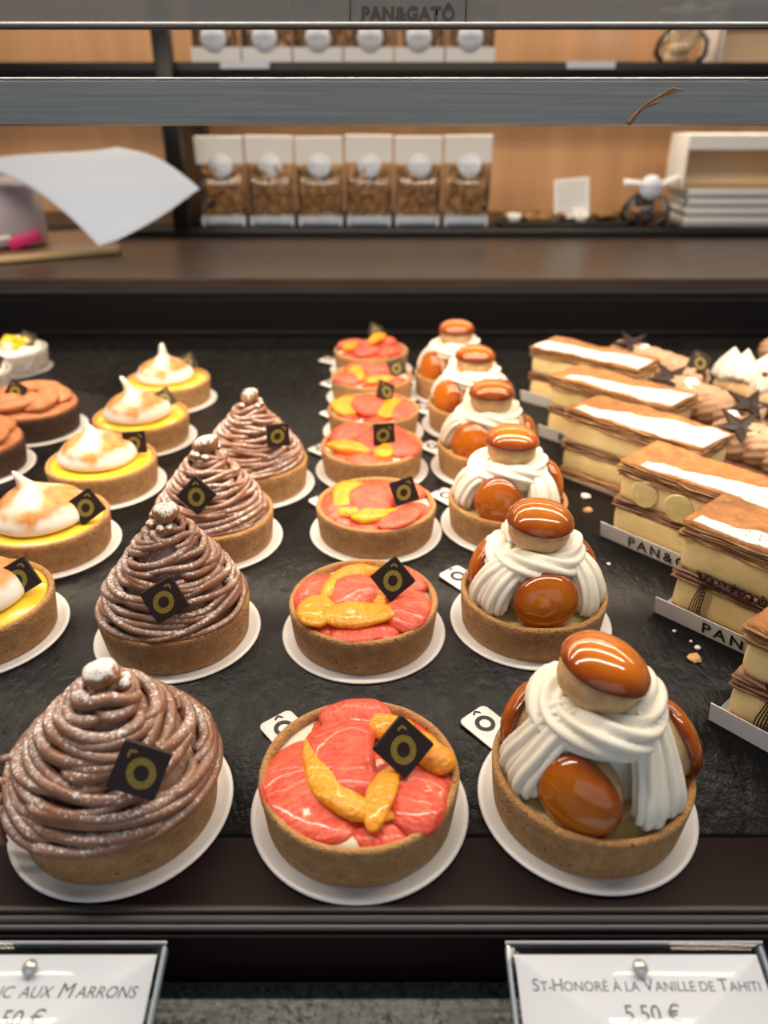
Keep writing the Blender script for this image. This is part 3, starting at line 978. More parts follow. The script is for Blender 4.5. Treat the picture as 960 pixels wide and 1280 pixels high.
SH = [(8.39, 22.68), (8.2, 35.3), (8.38, 46.4), (8.2, 55.9), (7.9, 65.1), (7.05, 74.0)]
SHL = ['choux and whipped cream tart nearest the rail, its top caramel bun leaning towards the millefeuilles',
       'choux and whipped cream tart second from the rail, a caramel bun at front centre', 'third choux and whipped cream tart from the rail, pale sided bun facing front',
       'fourth choux and whipped cream tart from the rail, under a wide orange caramel cap', 'fifth choux and whipped cream tart from the rail, half hidden behind the fourth',
       'farthest choux and whipped cream tart, last of its row']
for i, ((x, y), rot, top, td) in enumerate(zip(SH, (-106, -90, -112, -128, -150, -148), (7.95, 7.3, 7.15, 7.1, 7.2, 7.2), ((0.30, 0.02), (0.06, -0.05), (0.03, 0.0), (0.0, 0.0), (0, 0.0), (0, 0.0)))):
    st_honore(SHL[i], x, y, i + 1, rot, top, td)
    plate('round white card plate under the ' + ['choux tart nearest the rail', 'second choux tart from the rail', 'third choux tart from the rail', 'fourth choux tart from the rail',
          'fifth choux tart from the rail', 'farthest choux tart'][i], x, y, [131, 131, 133, 138, 138, 140][i], lift=4)

# ------------------------------------------------------------------ lemon meringue tarts
LM = [(-22.05, 34.36), (-21.87, 43.54), (-21.15, 52.65), (-20.78, 61.86), (-20.93, 71.73)]
LML = ['lemon meringue tart nearest the rail, cut by the photo edge', 'second lemon meringue tart from the rail with a hooked white peak',
       'third lemon meringue tart from the rail with a broad golden toasted top', 'fourth lemon meringue tart from the rail, beside the caramel mousse tart',
       'farthest lemon meringue tart with a pointed toasted peak']
LMP = [((2.35, 0.6, 3.0), 62, 12, -18), ((3.0, -0.35, 3.05), 62, 14, -14), ((2.45, 0.75, 3.15), 76, 6, -42, 0.95), ((1.9, 0.9, 3.2), 55, 30, -25, 0.9), ((1.6, 1.9, 3.1), 60, 10, -20, 0.95)]
for i, (x, y) in enumerate(LM):
    t = tart('lemon_meringue_tart', LML[i], 'tart', x, y, i * 2.1 + 1, 'lemon meringue tarts', i + 1)
    put('lemon_curd', lathe([(3.66, 1.6), (3.66, 2.00), (3.55, 2.06), (2.5, 2.12), (0.01, 2.14)], 56, 0.02, 1.2, i), 'lemon_curd', t)
    k = (1.0, 1.06, 1.0, 0.98, 0.95)[i]
    tip = (5.2, 5.25, 5.0, 5.5, 5.55)[i]
    prof = smooth_path([(2.45, 2.08, 0), (2.82, 2.35, 0), (2.80, 2.75, 0), (2.45, 3.25, 0), (1.85, 3.65, 0), (1.15, 4.0, 0), (0.62, 4.3, 0), (0.34, 4.65, 0), (0.17, tip - 0.2, 0), (0.03, tip, 0)], 34)[:, :2]
    prof[:, 0] *= k
    V, F = lathe(prof, 48, 0.09, 0.9, i * 9 + 2)
    hz = np.clip((V[:, 2] - 3.3) / (tip - 3.3), 0, 1)
    lean = ((-0.9, 0.1), (-1.15, 0.1), (-0.55, 0.15), (-1.0, 0.1), (0.05, 0.05))[i]
    V[:, 0] += lean[0] * hz ** 1.25 - 0.2
    V[:, 1] += lean[1] * hz
    # swirl grooves left by the piping tip
    an = np.arctan2(V[:, 1], V[:, 0])
    fade = np.clip(1 - np.abs(V[:, 2] - 3.4) / 1.0, 0, 1)
    V[:, 2] += 0.09 * np.sin(an + V[:, 2] * 4 + i) * fade
    mr = put('meringue', (V, F), 'meringue', t)
    plaque(t, *LMP[i])
    plate('round white card plate under the ' + ['lemon tart nearest the rail', 'second lemon tart from the rail', 'third lemon tart from the rail', 'fourth lemon tart from the rail', 'farthest lemon tart'][i],
          x, y, (None, None, 138, None, 140)[i])

# ------------------------------------------------------------------ chocolate tarts with caramel mousse
CSH = shell_mesh(77, 'chocolate_crust')
for i, (x, y, lab, pl) in enumerate(((-32.56, 55.84, 'chocolate tart with caramel mousse cut off by the photo edge, nearer one', None),
                                     (-31.09, 62.51 + 1.6, 'chocolate tart with swirled orange caramel mousse and plaque, farther one', ((-0.7, -0.6, 3.6), 62, -8, 18, 0.95)))):
    t = tart('chocolate_tart', lab, 'tart', x, y, i, 'chocolate tarts with caramel mousse', i, CSH)
    put('mousse_base', lathe([(3.7, 2.0), (3.9, 2.1), (3.75, 2.35), (3.2, 2.5), (0.01, 2.5)], 56, 0.06, 1.1, i), 'praline_mousse', t)
    for j in range(6):
        a = j * TWO / 6 + 0.3 + i * 0.5
        u = np.linspace(0, 1, 26)
        th = a + u * 1.7
        Rr = 2.95 - 2.0 * u ** 1.4
        P = np.column_stack([Rr * np.cos(th), Rr * np.sin(th), 2.75 + 0.55 * u])
        V, F = tube(P, 0.92 * np.clip(np.sin(np.pi * np.clip(u, .03, .97)) * 2, .2, 1), 28, star(5, 0.05), squash=0.62)
        put('mousse_petal', (V, F), 'praline_mousse', t)
    if pl:
        plaque(t, *pl)
    plate('round white card plate under the ' + ('nearer chocolate tart', 'farther chocolate tart')[i], x, y, None)

# coconut sponge cakes with mango, far corner
SPG = shell_mesh(91, 'coconut_sponge', 3.75)
for i, (x, y, lab) in enumerate(((-40.6, 82.0, 'small white coconut cake topped with mango cubes, farthest of the far corner'), (-41.2, 74.2, 'small white coconut cake nearer the chocolate tarts, cut by the photo edge'))):
    t = thing('coconut_cake', lab, 'cake', (x, y, 0.12), 0, 'white coconut cakes')
    put('sponge', SPG, None, t)
    put('cream_top', lathe([(3.3, 1.9), (3.1, 2.25), (2.2, 2.45), (0.01, 2.5)], 36, 0.06, 1.2, i), 'whipped_cream', t)
    r = np.random.default_rng(50 + i)
    for j in range(11):
        a, q = r.uniform(0, TWO), 2.1 * math.sqrt(r.uniform(0.02, 1))
        s = r.uniform(0.75, 1.1)
        put('mango_cube' if j % 3 else 'cream_dot', rbox(s, s, s * 0.85, 0.15), 'mango' if j % 3 else 'whipped_cream', t, (q * math.cos(a), q * math.sin(a), 2.42 + 0.25 * (q < 1)), (r.uniform(-.5, .5), r.uniform(-.5, .5), r.uniform(0, 3)))
    plaque(t, ((2.0, 0.2, 3.0), (2.4, 0.3, 2.9))[i], 60, 12, 20, 0.9)
    pb = put('cake_board', lathe([(0.01, 0), (3.95, 0), (4.0, 0.04), (3.95, 0.09), (0.01, 0.09)], 48), 'silver_card', None, (x, y, 0.008))
    tag(pb, ('thin silver board under the farthest coconut cake', 'thin silver board under the nearer coconut cake')[i], 'cake board', 'silver cake boards')

# ------------------------------------------------------------------ millefeuilles in card trays
ML, MW, MH = 10.8, 4.4, 5.8


def sheet(L, W, z, th, jit, seed, n=34):
    """one wavy flake of puff pastry with ragged edges"""
    def f(up):
        def g(u, v):
            e = (min(u, 1 - u) < 1e-6) or (min(v, 1 - v) < 1e-6)
            x, y = u * L, v * W
            j = float(sn(np.array([x, y, z * 3.0]), 1.8, seed)) * jit
            if e:
                x += (1 if u > .5 else -1) * j * (min(u, 1 - u) < 1e-6)
                y += (1 if v > .5 else -1) * j * (min(v, 1 - v) < 1e-6)
            zz = z + 0.13 * float(sn(np.array([x * 0.9, y * 0.9, 0]), 1.7, seed + 5)) + (th if up else 0)
            return (x, y, zz)
        return g
    return slab(n, 7, f(True), f(False))


def cream_layer(L, W, z0, z1, seed):
    n = 64
    a = np.linspace(0, TWO, n, endpoint=False)
    ca, sa = np.cos(a), np.sin(a)
    px = np.sign(ca) * np.abs(ca) ** 0.14 * (L / 2 - 0.12)
    py = np.sign(sa) * np.abs(sa) ** 0.14 * (W / 2 - 0.12)
    rings = []
    for k in np.linspace(0, 1, 9):
        b = 0.10 * math.sin(math.pi * k) ** 0.5 - 0.02
        R = np.column_stack([px + b * np.sign(px) * np.abs(ca) ** .3 + L / 2, py + b * np.sign(py) * np.abs(sa) ** .3 + W / 2, np.full(n, z0 + (z1 - z0) * k)])
        R += 0.10 * sn(R, 1.1, seed)[:, None] * np.array([1, 1, 0.5])
        rings.append(R)
    return loft(np.array(rings))


tray_me = mesh('tray_base', *box(-0.5, ML + 0.5, -0.14, MW + 0.14, 0.0, 0.07), smooth=False)
tray_me.materials.append(M('silver_card'))


def wall_flap(x0, x1, yb, dy, h, th=0.07):
    V = [(x0, yb, 0.02), (x1, yb, 0.02), (x1, yb + dy, h), (x0, yb + dy, h)]
    s = -1 if dy < 0 else 1
    V += [(x, y + s * th, z) for x, y, z in V]
    F = [(0, 1, 2, 3), (7, 6, 5, 4), (0, 4, 5, 1), (1, 5, 6, 2), (2, 6, 7, 3), (3, 7, 4, 0)]
    return np.array(V, float), F


near_me = mesh('tray_wall', *wall_flap(-0.5, ML + 0.5, -0.14, -0.22, 1.15), smooth=False)
near_me.materials.append(M('white_card'))
far_me = mesh('tray_wall_far', *wall_flap(-0.5, ML + 0.5, MW + 0.14, 0.22, 1.15), smooth=False)
far_me.materials.append(M('white_card'))
tray_txt = text_mesh('PAN&GATÔ', 1.02, 'LEFT', spacing=1.35, bold=0.02)
tray_txt.materials.append(M('ink'))


def millefeuille(label, tlabel, cx, cy, ang, seed, band, deco=None, banana=False, H=5.8, text_at=1.6):
    a = math.radians(ang)
    dx, dy = math.cos(a), math.sin(a)
    tr = thing('card_tray', tlabel, 'tray', (cx, cy, 0.01), a, 'white card trays of the millefeuilles')
    put('tray_base', tray_me, None, tr)
    nw = put('tray_wall', near_me, None, tr) if text_at is not None else None
    put('tray_wall', far_me, None, tr)
    tilt = math.atan2(1.13, -0.22)
    if text_at:
        put('lettering', tray_txt, None, nw, (text_at, -0.285, 0.22), (tilt, 0, 0))
    t = thing('millefeuille', label, 'pastry', (cx, cy, 0.09), a, 'millefeuilles')
    k = (H - 0.1) / 5.7
    zl = [0, 0.70 * k, 2.25 * k, 3.00 * k, 4.60 * k, 5.7 * k]
    r = np.random.default_rng(seed)
    nm = 'puff_soaked'
    put('pastry_layer', join(*[sheet(ML, MW, zl[0] + 0.03 + 0.16 * i, 0.12, 0.07, seed * 11 + i) for i in range(4)]), 'puff_side', t)
    put('custard_layer', cream_layer(ML, MW, zl[1] - 0.05, zl[2] + 0.05, seed), 'custard_cream', t)
    put('pastry_layer', join(*[sheet(ML, MW, zl[2] + 0.02 + 0.17 * i, 0.10, 0.15, seed * 13 + i) for i in range(4)]), nm, t)
    put('custard_layer', cream_layer(ML, MW, zl[3] - 0.05, zl[4] + 0.08, seed + 1), 'custard_cream', t)
    put('pastry_layer', join(*[sheet(ML + 0.1, MW + 0.1, zl[4] + 0.0 + 0.145 * i, 0.085, 0.20, seed * 17 + i) for i in range(6)]), 'puff_side', t, (-0.05, -0.05, 0))

    def hz(x, y):
        return zl[5] - 0.12 + 0.13 * float(sn(np.array([x, y, 0.0]), 1.3, seed + 8)) + 0.04 * float(sn(np.array([x, y, 0.0]), 4.0, seed + 9))

    tp = put('caramelised_top', slab(40, 16, lambda u, v: (u * ML, v * MW + 0.06 * float(sn(np.array([u * 9, v, 0.]), 2, seed)) * (v < 0.01), hz(u * ML, v * MW)), lambda u, v: (u * ML, v * MW, zl[4] + 0.72)), 'puff_top', t)

    def bandf(u, v):
        x = 0.5 + band[4] * 0.0 + u * (ML - 0.55 - band[3]) + band[3]
        f = (x / ML)
        lo = band[0] + 0.10 * float(sn(np.array([x, 0., 3.]), 3.2, seed)) + 0.07 * float(sn(np.array([x, 0., 3.]), 9.0, seed))
        hi = band[1] + (band[2] - band[1]) * f + 0.20 * float(sn(np.array([x, 5., 3.]), 2.6, seed + 1)) + 0.12 * float(sn(np.array([x, 5., 3.]), 8.0, seed + 1))
        y = lo + (hi - lo) * v
        return (x, y, hz(x, y))
    nx, ny = 90, 10
    put('icing_sugar', slab(nx, ny, lambda u, v: tuple(np.array(bandf(u, v)) + (0, 0, 0.05)), lambda u, v: tuple(np.array(bandf(u, v)) - (0, 0, 0.06))), 'icing_sugar', tp)
    if banana:
        for bx, bz, rr in ((2.0, 3.85, 0.92), (4.35, 3.75, 0.95), (6.7, 3.8, 0.9)):
            put('banana_slice', lathe([(0.01, 0), (rr * 0.93, 0), (rr, 0.12), (rr, 0.5), (rr * 0.93, 0.6), (0.01, 0.62)], 24, 0.04, 2, seed), 'banana', t, (bx, 0.48, bz * k), (math.radians(90), 0, 0.1), smooth=False)
    if deco:
        parts = []
        yo = -0.16
        x0 = deco
        for q in range(5):
            parts.append(tube(smooth_path([(x0 + 0.10 + 0.05 * q, yo - 0.05, 2.85 * k), (x0 - 0.1 + 0.11 * q, yo - 0.10, 2.1 * k), (x0 - 0.30 + 0.14 * q, yo - 0.06, 1.25 * k), (x0 - 0.32 + 0.15 * q, yo, 0.45)], 14), 0.036, 6))
        for q in range(7):
            z = (0.9 + 0.22 * q) * k
            parts.append(tube([(x0 + 0.12, yo - 0.10, z), (x0 + 0.30, yo - 0.10, z + 0.12)], 0.035, 5))
        u = np.linspace(0, 1, 120)
        X = x0 - 0.35 + u * 4.8 + 0.17 * np.cos(u * 62)
        Z = (3.05 + 0.20 * np.sin(u * 62) + 0.13 * np.sin(u * 19)) * k
        parts.append(tube(np.column_stack([X, np.full(120, yo - 0.06), Z]), 0.036, 5))
        X = x0 - 0.3 + u * 4.2 + 0.12 * np.sin(u * 75)
        Z = (3.2 + 0.16 * np.cos(u * 75) - 0.1 * u) * k
        parts.append(tube(np.column_stack([X, np.full(120, yo - 0.10), Z]), 0.036, 5))
        d = put('chocolate_drawing', join(*parts), 'chocolate_line', t)
        d['label'] = 'fine dark chocolate line drawing on the custard side'
        n = 26
        P = smooth_path([(x0 - 0.4, yo + 0.02, 3.15 * k), (x0 + 0.5, yo - 0.02, 3.0 * k), (x0 + 1.8, yo, 2.85 * k), (x0 + 3.0, yo + 0.03, 2.6 * k)], n)
        put('chocolate_smear', tube(P, 0.22 * np.sin(np.pi * np.linspace(.05, .95, n)) + 0.05 * np.sin(np.arange(n) * 1.9), 10, squash=1.0, up=(0, 0, 1)), 'chocolate_smear', t, (0, 0.06, 0))
    return t


MFL = [('millefeuille nearest the rail, cut by the photo edge, with a chocolate bow drawing', 'white card tray of the millefeuille nearest the rail'),
       ('second millefeuille from the rail with dark chocolate smear along its side', 'white lettered card tray of the second millefeuille from the rail'),
       ('third millefeuille from the rail with banana slices in its side', 'white lettered card tray under the banana millefeuille'),
       ('fourth millefeuille from the rail with the broad white sugar end', 'white card tray of the fourth millefeuille from the rail'),
       ('fifth millefeuille from the rail, partly behind the fourth', 'white card tray of the fifth millefeuille from the rail'),
       ('farthest millefeuille, sugar band along its whole edge', 'white card tray of the farthest millefeuille')]
# corner (x, y), angle, sugar band (lo, hi at start, hi at end, start, -)
MF = [((15.8, 27.2), -48, (0.5, 1.2, 2.6, 1.2, 0), 1.75, False), ((15.95, 35.9), -47, (0.12, 0.9, 2.4, 0.0, 0), 1.7, False), ((15.05, 44.7), -48, (0.12, 0.5, 3.1, 0.9, 0), None, True),
      ((13.7, 54.6), -47, (0.10, 0.9, 4.2, 0.2, 0), None, False), ((14.0, 62.3), -46, (0.30, 0.9, 4.1, 0.7, 0), None, False), ((13.9, 71.4), -43, (0.10, 2.2, 3.1, -0.3, 0), None, False)]
for i, (c, ang, bd, deco, ban) in enumerate(MF):
    millefeuille(*MFL[i], c[0], c[1], ang, 3 + i, bd, deco if i < 2 else None, ban, (5.9, 6.3, 5.9, 5.7, 5.7, 5.7)[i], (2.9, 2.3, 1.6, None, 1.6, 0)[i])

# ------------------------------------------------------------------ eclairs with piped cream
ELL = 11.6
star2 = []
for k in range(10):
    rr = 1.75 if k % 2 == 0 else 0.62
    star2.append((rr * math.cos(k * TWO / 10), rr * math.sin(k * TWO / 10)))
sv = [(x, y, 0.10 * ((abs(x) + abs(y)) > 1.2)) for x, y in star2] + [(x, y, 0.16 + 0.10 * ((abs(x) + abs(y)) > 1.2)) for x, y in star2] + [(0, 0, 0), (0, 0, 0.2)]
sf = [(20, (k + 1) % 10, k) for k in range(10)] + [(21, 10 + k, 10 + (k + 1) % 10) for k in range(10)] + [(k, (k + 1) % 10, 10 + (k + 1) % 10, 10 + k) for k in range(10)]
star_me = mesh('chocolate_star', sv, sf, False)
star_me.materials.append(M('dark_chocolate'))


def eclair(label, x, y, ang, seed, white=False, stars=(), leaf=(), plq=None, board=''):
    a = math.radians(ang)
    t = thing('eclair', label, 'eclair', (x, y, 0.11), a, 'eclairs')
    u = np.linspace(0, 1, 40)
    P = np.column_stack([(u - 0.5) * ELL, np.zeros(40), np.full(40, 1.25) + 0.1 * np.sin(u * 3.1)])
    rad = 1.85 * np.clip(np.sin(np.pi * np.clip(u, 0.003, 0.997)), 0, 1) ** 0.28
    V, F = tube(P, rad, 32, squash=0.68)
    V += 0.05 * sn(V, 1.2, seed)[:, None]
    put('eclair_shell', (V, F), 'choux' if white else 'eclair_shell', t)
    n = 150
    u = np.linspace(0, 1, n)
    if not white:
        P = np.column_stack([(u - 0.5) * (ELL - 0.8), 0.28 * np.sin(u * 44), 3.35 + 0.16 * np.cos(u * 44)])
        rad = 1.42 * np.clip(np.sin(np.pi * np.clip(u, 0.01, 0.99)) * 4, 0.05, 1) ** 0.5 * (1 + 0.06 * np.sin(u * 44 + 1))
        V, F = tube(P, rad, 64, star(13, 0.055), twist=u * 9, squash=0.95)
        put('piped_cream', (V, F), 'praline_cream', t)
    else:
        for j in range(7):
            V, F = lathe([(1.5, 0), (1.6, 0.4), (1.25, 1.2), (0.7, 2.0), (0.25, 2.6), (0.03, 2.9)], 40)
            an = np.arctan2(V[:, 1], V[:, 0])
            rr = 1 + 0.13 * np.sin(8 * an + V[:, 2] * 1.5)
            V[:, :2] *= rr[:, None]
            put('cream_peak', (V, F), 'whipped_cream', t, ((j - 3) * 1.55, 0.15 * (-1) ** j, 2.2), (0.15 * (-1) ** j, 0.1, j))
        put('caramel_drop', lathe([(0.01, 0), (0.4, 0), (0.42, 0.2), (0.01, 0.4)], 16), 'caramel', t, (0.0, -1.1, 3.6))
    for sx, sy, sz, rx in stars:
        put('chocolate_star', star_me, None, t, (sx, sy, sz), (Vector((0.28, -0.22, 1.0 + rx)).to_track_quat('Z', 'Y').to_matrix() @ Matrix.Rotation(sx, 3, 'Z')).to_euler(), 1.2)
    for lx, ly, lz in leaf:
        V = np.array([(math.cos(q * TWO / 6) * 0.55, math.sin(q * TWO / 6) * 0.55, 0) for q in range(6)])
        put('silver_leaf', (np.vstack([V, V + (0, 0, 0.03)]), [(5, 4, 3, 2, 1, 0), (6, 7, 8, 9, 10, 11)] + [(q, (q + 1) % 6, (q + 1) % 6 + 6, q + 6) for q in range(6)]), 'silver_leaf', t, (lx, ly, lz), (0.6, 0, 1.0), smooth=False)
    if plq:
        plaque(t, *plq)
    b = put('eclair_board', rbox(ELL + 0.6, 4.2, 0.08, 0.3), 'white_card', None, (x, y, 0.01), (0, 0, a))
    tag(b, board, 'cake board', 'white boards of the eclairs')
    return t


eclair('praline cream eclair with chocolate star, farthest beside the last millefeuille', 26.0, 71.6, -60, 1, False, [(-3.0, -0.3, 4.78, 0.0)], [(-1.2, -0.3, 4.85)], ((4.6, 0.2, 4.9), 60, 60, 15, 1.0), 'narrow white board under the farthest praline eclair')
eclair('praline cream eclair with two chocolate stars between millefeuille and eclair rows, middle one', 27.2, 60.2, -60, 2, False, [(-4.2, -0.5, 4.72, -0.2), (3.6, -0.5, 4.78, 0.1)], [(-2.2, -0.3, 4.9)], ((5.4, 0.5, 4.8), 55, 60, 25, 1.0), 'narrow white board under the middle praline eclair')
eclair('praline cream eclair nearest the rail, chocolate star at its near end', 28.3, 50.4, -58, 3, False, [(-3.0, -0.8, 4.66, 0.1)], [(-4.6, 0.5, 4.8)], None, 'narrow white board under the nearest praline eclair')
eclair('white whipped cream eclair with pointed peaks and a caramel drop', 36.0, 68.6, -60, 4, True, [], [], None, 'narrow white board under the white cream eclair')
eclair('praline cream eclair at the far photo edge behind the white one', 42.2, 73.5, -60, 5, False, [], [], None, 'narrow white board under the edge praline eclair')

# crumbs on the slate
for i, (x, y, s, m) in enumerate(((16.2, 31.84, 0.36, 'crumb_pastry'), (16.75, 32.8, 0.17, 'crumb_sugar'), (14.84, 50.6, 0.38, 'crumb_sugar'), (14.55, 48.5, 0.34, 'crumb_pastry'), (16.0, 34.3, 0.12, 'crumb_sugar'),
                                  (15.6, 44.0, 0.10, 'crumb_sugar'), (14.2, 41.3, 0.12, 'crumb_sugar'), (16.6, 33.4, 0.10, 'crumb_sugar'))):
    V, F = lathe([(0.01, 0), (0.9, 0.05), (1.0, 0.35), (0.6, 0.7), (0.01, 0.75)], 7, 0.35, 3.0, i)
    c = put('pastry_crumb', (V * s, F), m, None, (x, y, 0.01), (0, 0, i), smooth=False)
    tag(c, ['tan pastry flake on the slate between choux tart and nearest millefeuille', 'white crumb just behind the tan pastry flake', 'white sugar crumb on the slate by the fourth millefeuille tray',
            'round tan crumb on the slate beside the third choux tart', 'tiny white crumb by the second millefeuille tray', 'tiny white speck by the banana millefeuille tray',
            'tiny white speck beside the second choux tart plate', 'tiny white speck next to the tan pastry flake'][i], 'crumb', 'crumbs on the slate')

# ------------------------------------------------------------------ price tags
def price_tag(label, x, lines, small_y):
    t = thing('price_tag', label, 'price tag', (x, 16.72, -0.30))
    t.rotation_euler = (math.radians(12), 0, 0)
    put('acrylic_back', xf(rbox(9.0, 7.0, 0.42, 0.12), (0, -3.5, -0.55)), 'clear_acrylic', t)
    put('paper_insert', box(-4.2, 4.2, -6.9, -0.38, -0.10, -0.06), 'white_paper', t, smooth=False)
    put('acrylic_front', xf(rbox(9.0, 7.0, 0.12, 0.05), (0, -3.5, 0.0)), 'clear_acrylic', t)
    put('edge_strip', xf(rbox(9.0, 0.07, 0.16, 0.02), (0, -0.035, -0.04)), 'blue_white', t)  # pale strip painted as the highlight on the clear top edge
    for s in (-1, 1):
        put('edge_strip', xf(rbox(0.12, 6.8, 0.5, 0.04), (s * 4.42, -3.5, -0.48)), 'acrylic_edge', t)
    put('stand', xf(rbox(6.5, 1.4, 1.75, 0.15), (0, -2.2, -2.35), (math.radians(-12), 0, 0)), 'clear_acrylic', t)
    put('stand', xf(rbox(6.5, 1.0, 0.95, 0.15), (0, -5.9, -1.52), (math.radians(-12), 0, 0)), 'clear_acrylic', t)
    pin = put('pin', lathe([(0.26, 0.0), (0.26, 0.05), (0.18, 0.16), (0.01, 0.2)], 20), 'aluminium_edge', t, (0, -0.85, 0.12))
    for body, size, lx, ly, kw in lines:
        kw = dict(kw)
        put('lettering', caps_text(body, size, kw.get('shear', 0)) if kw.pop('small_caps', False) else text_mesh(body, size, **kw), 'grey_ink', t, (lx, ly, -0.052), smooth=False)
    xs, words = -3.3, []
    for k, wl in enumerate((0.9, 1.3, 0.5, 1.5, 1.1)):      # small print, too blurred to read
        words += [box(xs + 0.16 * q, xs + 0.16 * q + 0.09, small_y, small_y + (0.26 if (q + k) % 3 else 0.36), -0.058, -0.052) for q in range(int(wl / 0.16))]
        xs += wl + 0.3
    put('small_print', join(*words), 'grey_ink', t, smooth=False)
    return t


price_tag('acrylic price tag reading St-Honoré at the foot of the case', 8.75,
          [('St-Honoré à la Vanille de Tahiti', 0.555, 0.12, -1.52, dict(small_caps=True, spacing=1.0)), ('5,50 €', 0.72, 0.12, -2.42, {})], -3.0)
price_tag('acrylic price tag for the chestnut tarts, cut by the photo edge', -12.1,
          [('Mont Blanc aux Marrons', 0.66, -0.1, -1.72, dict(small_caps=True, shear=0.25)), ('5,50 €', 0.74, -0.1, -2.58, dict(shear=0.2))], -3.15)

# ------------------------------------------------------------------ shelf goods
cookie_me = mesh('cookie', *lathe([(0.01, 0), (1.2, 0.0), (1.4, 0.3), (1.1, 0.75), (0.01, 0.95)], 12, 0.15, 1.5, 3))
cookie_me.materials.append(M('cookie'))


def pillow(w, d, h, pinch=0.25, n=14, m=28):
    a = np.linspace(0, TWO, m, endpoint=False)
    ca, sa = np.cos(a), np.sin(a)
    rings = []
    for k in np.linspace(0, 1, n):
        dd = d * (1 if k < 0.55 else max(pinch, 1 - (k - 0.55) / 0.45 * (1 - pinch)))
        rings.append(np.column_stack([np.sign(ca) * np.abs(ca) ** .45 * w / 2, np.sign(sa) * np.abs(sa) ** .45 * dd / 2, np.full(m, h * k)]))
    R = np.array(rings)
    R += 0.12 * sn(R, 0.8, 3)[..., None]
    return loft(R)


film_me = mesh('film', *pillow(7.6, 5.0, 11.0))
film_me.materials.append(M('clear_film'))
head_me = mesh('header', *xf(box(-3.85, 3.85, -0.5, 0.5, 0, 4.0)), smooth=False)
head_me.materials.append(M('white_card'))
sticker_me = mesh('sticker', *xf(lathe([(0.01, 0), (1.9, 0), (1.9, 0.06), (0.01, 0.06)], 28), (0, 0, 0), (math.radians(90), 0, 0)))
sticker_me.materials.append(M('blue_white'))
base_me = mesh('base_card', *box(-3.6, 3.6, -2.2, 2.2, 0.1, 1.6), smooth=False)
base_me.materials.append(M('blue_white'))
base2_me = mesh('base_card_tall', *box(-3.75, 3.75, -2.6, 2.4, 0.05, 2.0), smooth=False)
base2_me.materials.append(M('white_card'))
stk_txt = text_mesh('PAN&GATÔ', 0.55)
stk_txt.materials.append(M('grey_ink'))


def cookie_bag(label, x, y, z, seed, upper):
    r = np.random.default_rng(seed)
    t = thing('cookie_bag', label, 'bag', (x, y, z), 0, 'clear bags of biscuits on the ' + ('upper' if upper else 'lower') + ' shelf')
    zb = 2.1 if upper else 1.7
    put('base_card', base2_me if upper else base_me, None, t)
    for i in range(4):
        for j in range(5):
            put('biscuit', cookie_me, None, t, (-2.25 + 1.5 * i + r.uniform(-.2, .2), -1.0 + r.uniform(-.4, .4), zb + 0.75 + 1.45 * j + r.uniform(-.2, .2)), (r.uniform(0, 3), r.uniform(0, 3), r.uniform(0, 3)), 0.82)
    put('film', film_me, None, t)
    put('header', head_me, None, t, (0, -0.6, 9.6 + r.uniform(-.15, .15)), (0.06, r.uniform(-.02, .02), 0))
    s = put('sticker', sticker_me, None, t, (r.uniform(-.3, .3), -1.9 if not upper else -2.9, 9.3 if not upper else 3.2), (-0.25 if not upper else 0, 0, 0))
    put('lettering', stk_txt, None, s, (0, -0.075, -0.15), (math.radians(90), 0, 0))
    return t


ORD = ('first', 'second', 'third', 'fourth', 'fifth', 'sixth')
for i in range(6):
    cookie_bag('clear biscuit bag with white header on the lower shelf, %s from the black post' % ORD[i], -26.9 + 8.13 * i, 139.0, 7.47, i, False)
for i in range(6):
    cookie_bag('clear biscuit bag on the upper shelf, %s from the black post' % ORD[i], -25.6 + 7.75 * i, 138.6, 31.27, 20 + i, True)


def ruffle_bag(label, x, y, z, content):
    t = thing('tied_bag', label, 'bag', (x, y, z), 0, 'tied clear bags with round stickers')
    V, F = lathe([(0.01, 0.05), (2.6, 0.05), (3.1, 1.2), (2.9, 3.0), (1.6, 4.8), (0.7, 5.6)], 24, 0.25, 1.0, 4, cap1=False)
    V[:, 0] *= 1.35
    put('film', (V, F), 'clear_film', t)
    r = np.random.default_rng(int(x * 10))
    for k in range(9):
        put('sweet', cookie_me, None, t, (r.uniform(-1.3, 1.3), r.uniform(-1.2, 1.0), 0.6 + 0.45 * k), (r.uniform(0, 3), r.uniform(0, 3), 0), 0.8).data = content
    for s in (-1, 1):
        P = smooth_path([(0, -0.4, 6.2), (s * 2.2, -0.5, 6.5), (s * 4.4, -0.4, 7.0 + 0.4 * s)], 12)
        put('ruffle', tube(P, np.linspace(0.55, 0.75, 12), 14, star(6, 0.18), squash=0.8), 'white_card', t)
    st = put('sticker', sticker_me, None, t, (0, -1.1, 6.0), (-0.15, 0, 0))
    put('lettering', stk_txt, None, st, (0, -0.075, -0.15), (math.radians(90), 0, 0))
    return t


dark_me = mesh('dark_sweet', *lathe([(0.01, 0), (1.2, 0.0), (1.4, 0.5), (1.1, 1.2), (0.01, 1.5)], 12, 0.15, 1.5, 3))
dark_me.materials.append(M('dark_sweet'))
pale_me = mesh('pale_sweet', *lathe([(0.01, 0), (1.2, 0.0), (1.4, 0.5), (1.1, 1.2), (0.01, 1.5)], 12, 0.15, 1.5, 3))
pale_me.materials.append(M('beige_card'))
ruffle_bag('tied clear bag of dark sweets on the lower shelf beside the white boxes', 44.2, 138.5, 7.47, dark_me)
ruffle_bag('tied clear bag with white ruffle on the upper shelf', 46.0, 138.5, 31.27, pale_me)

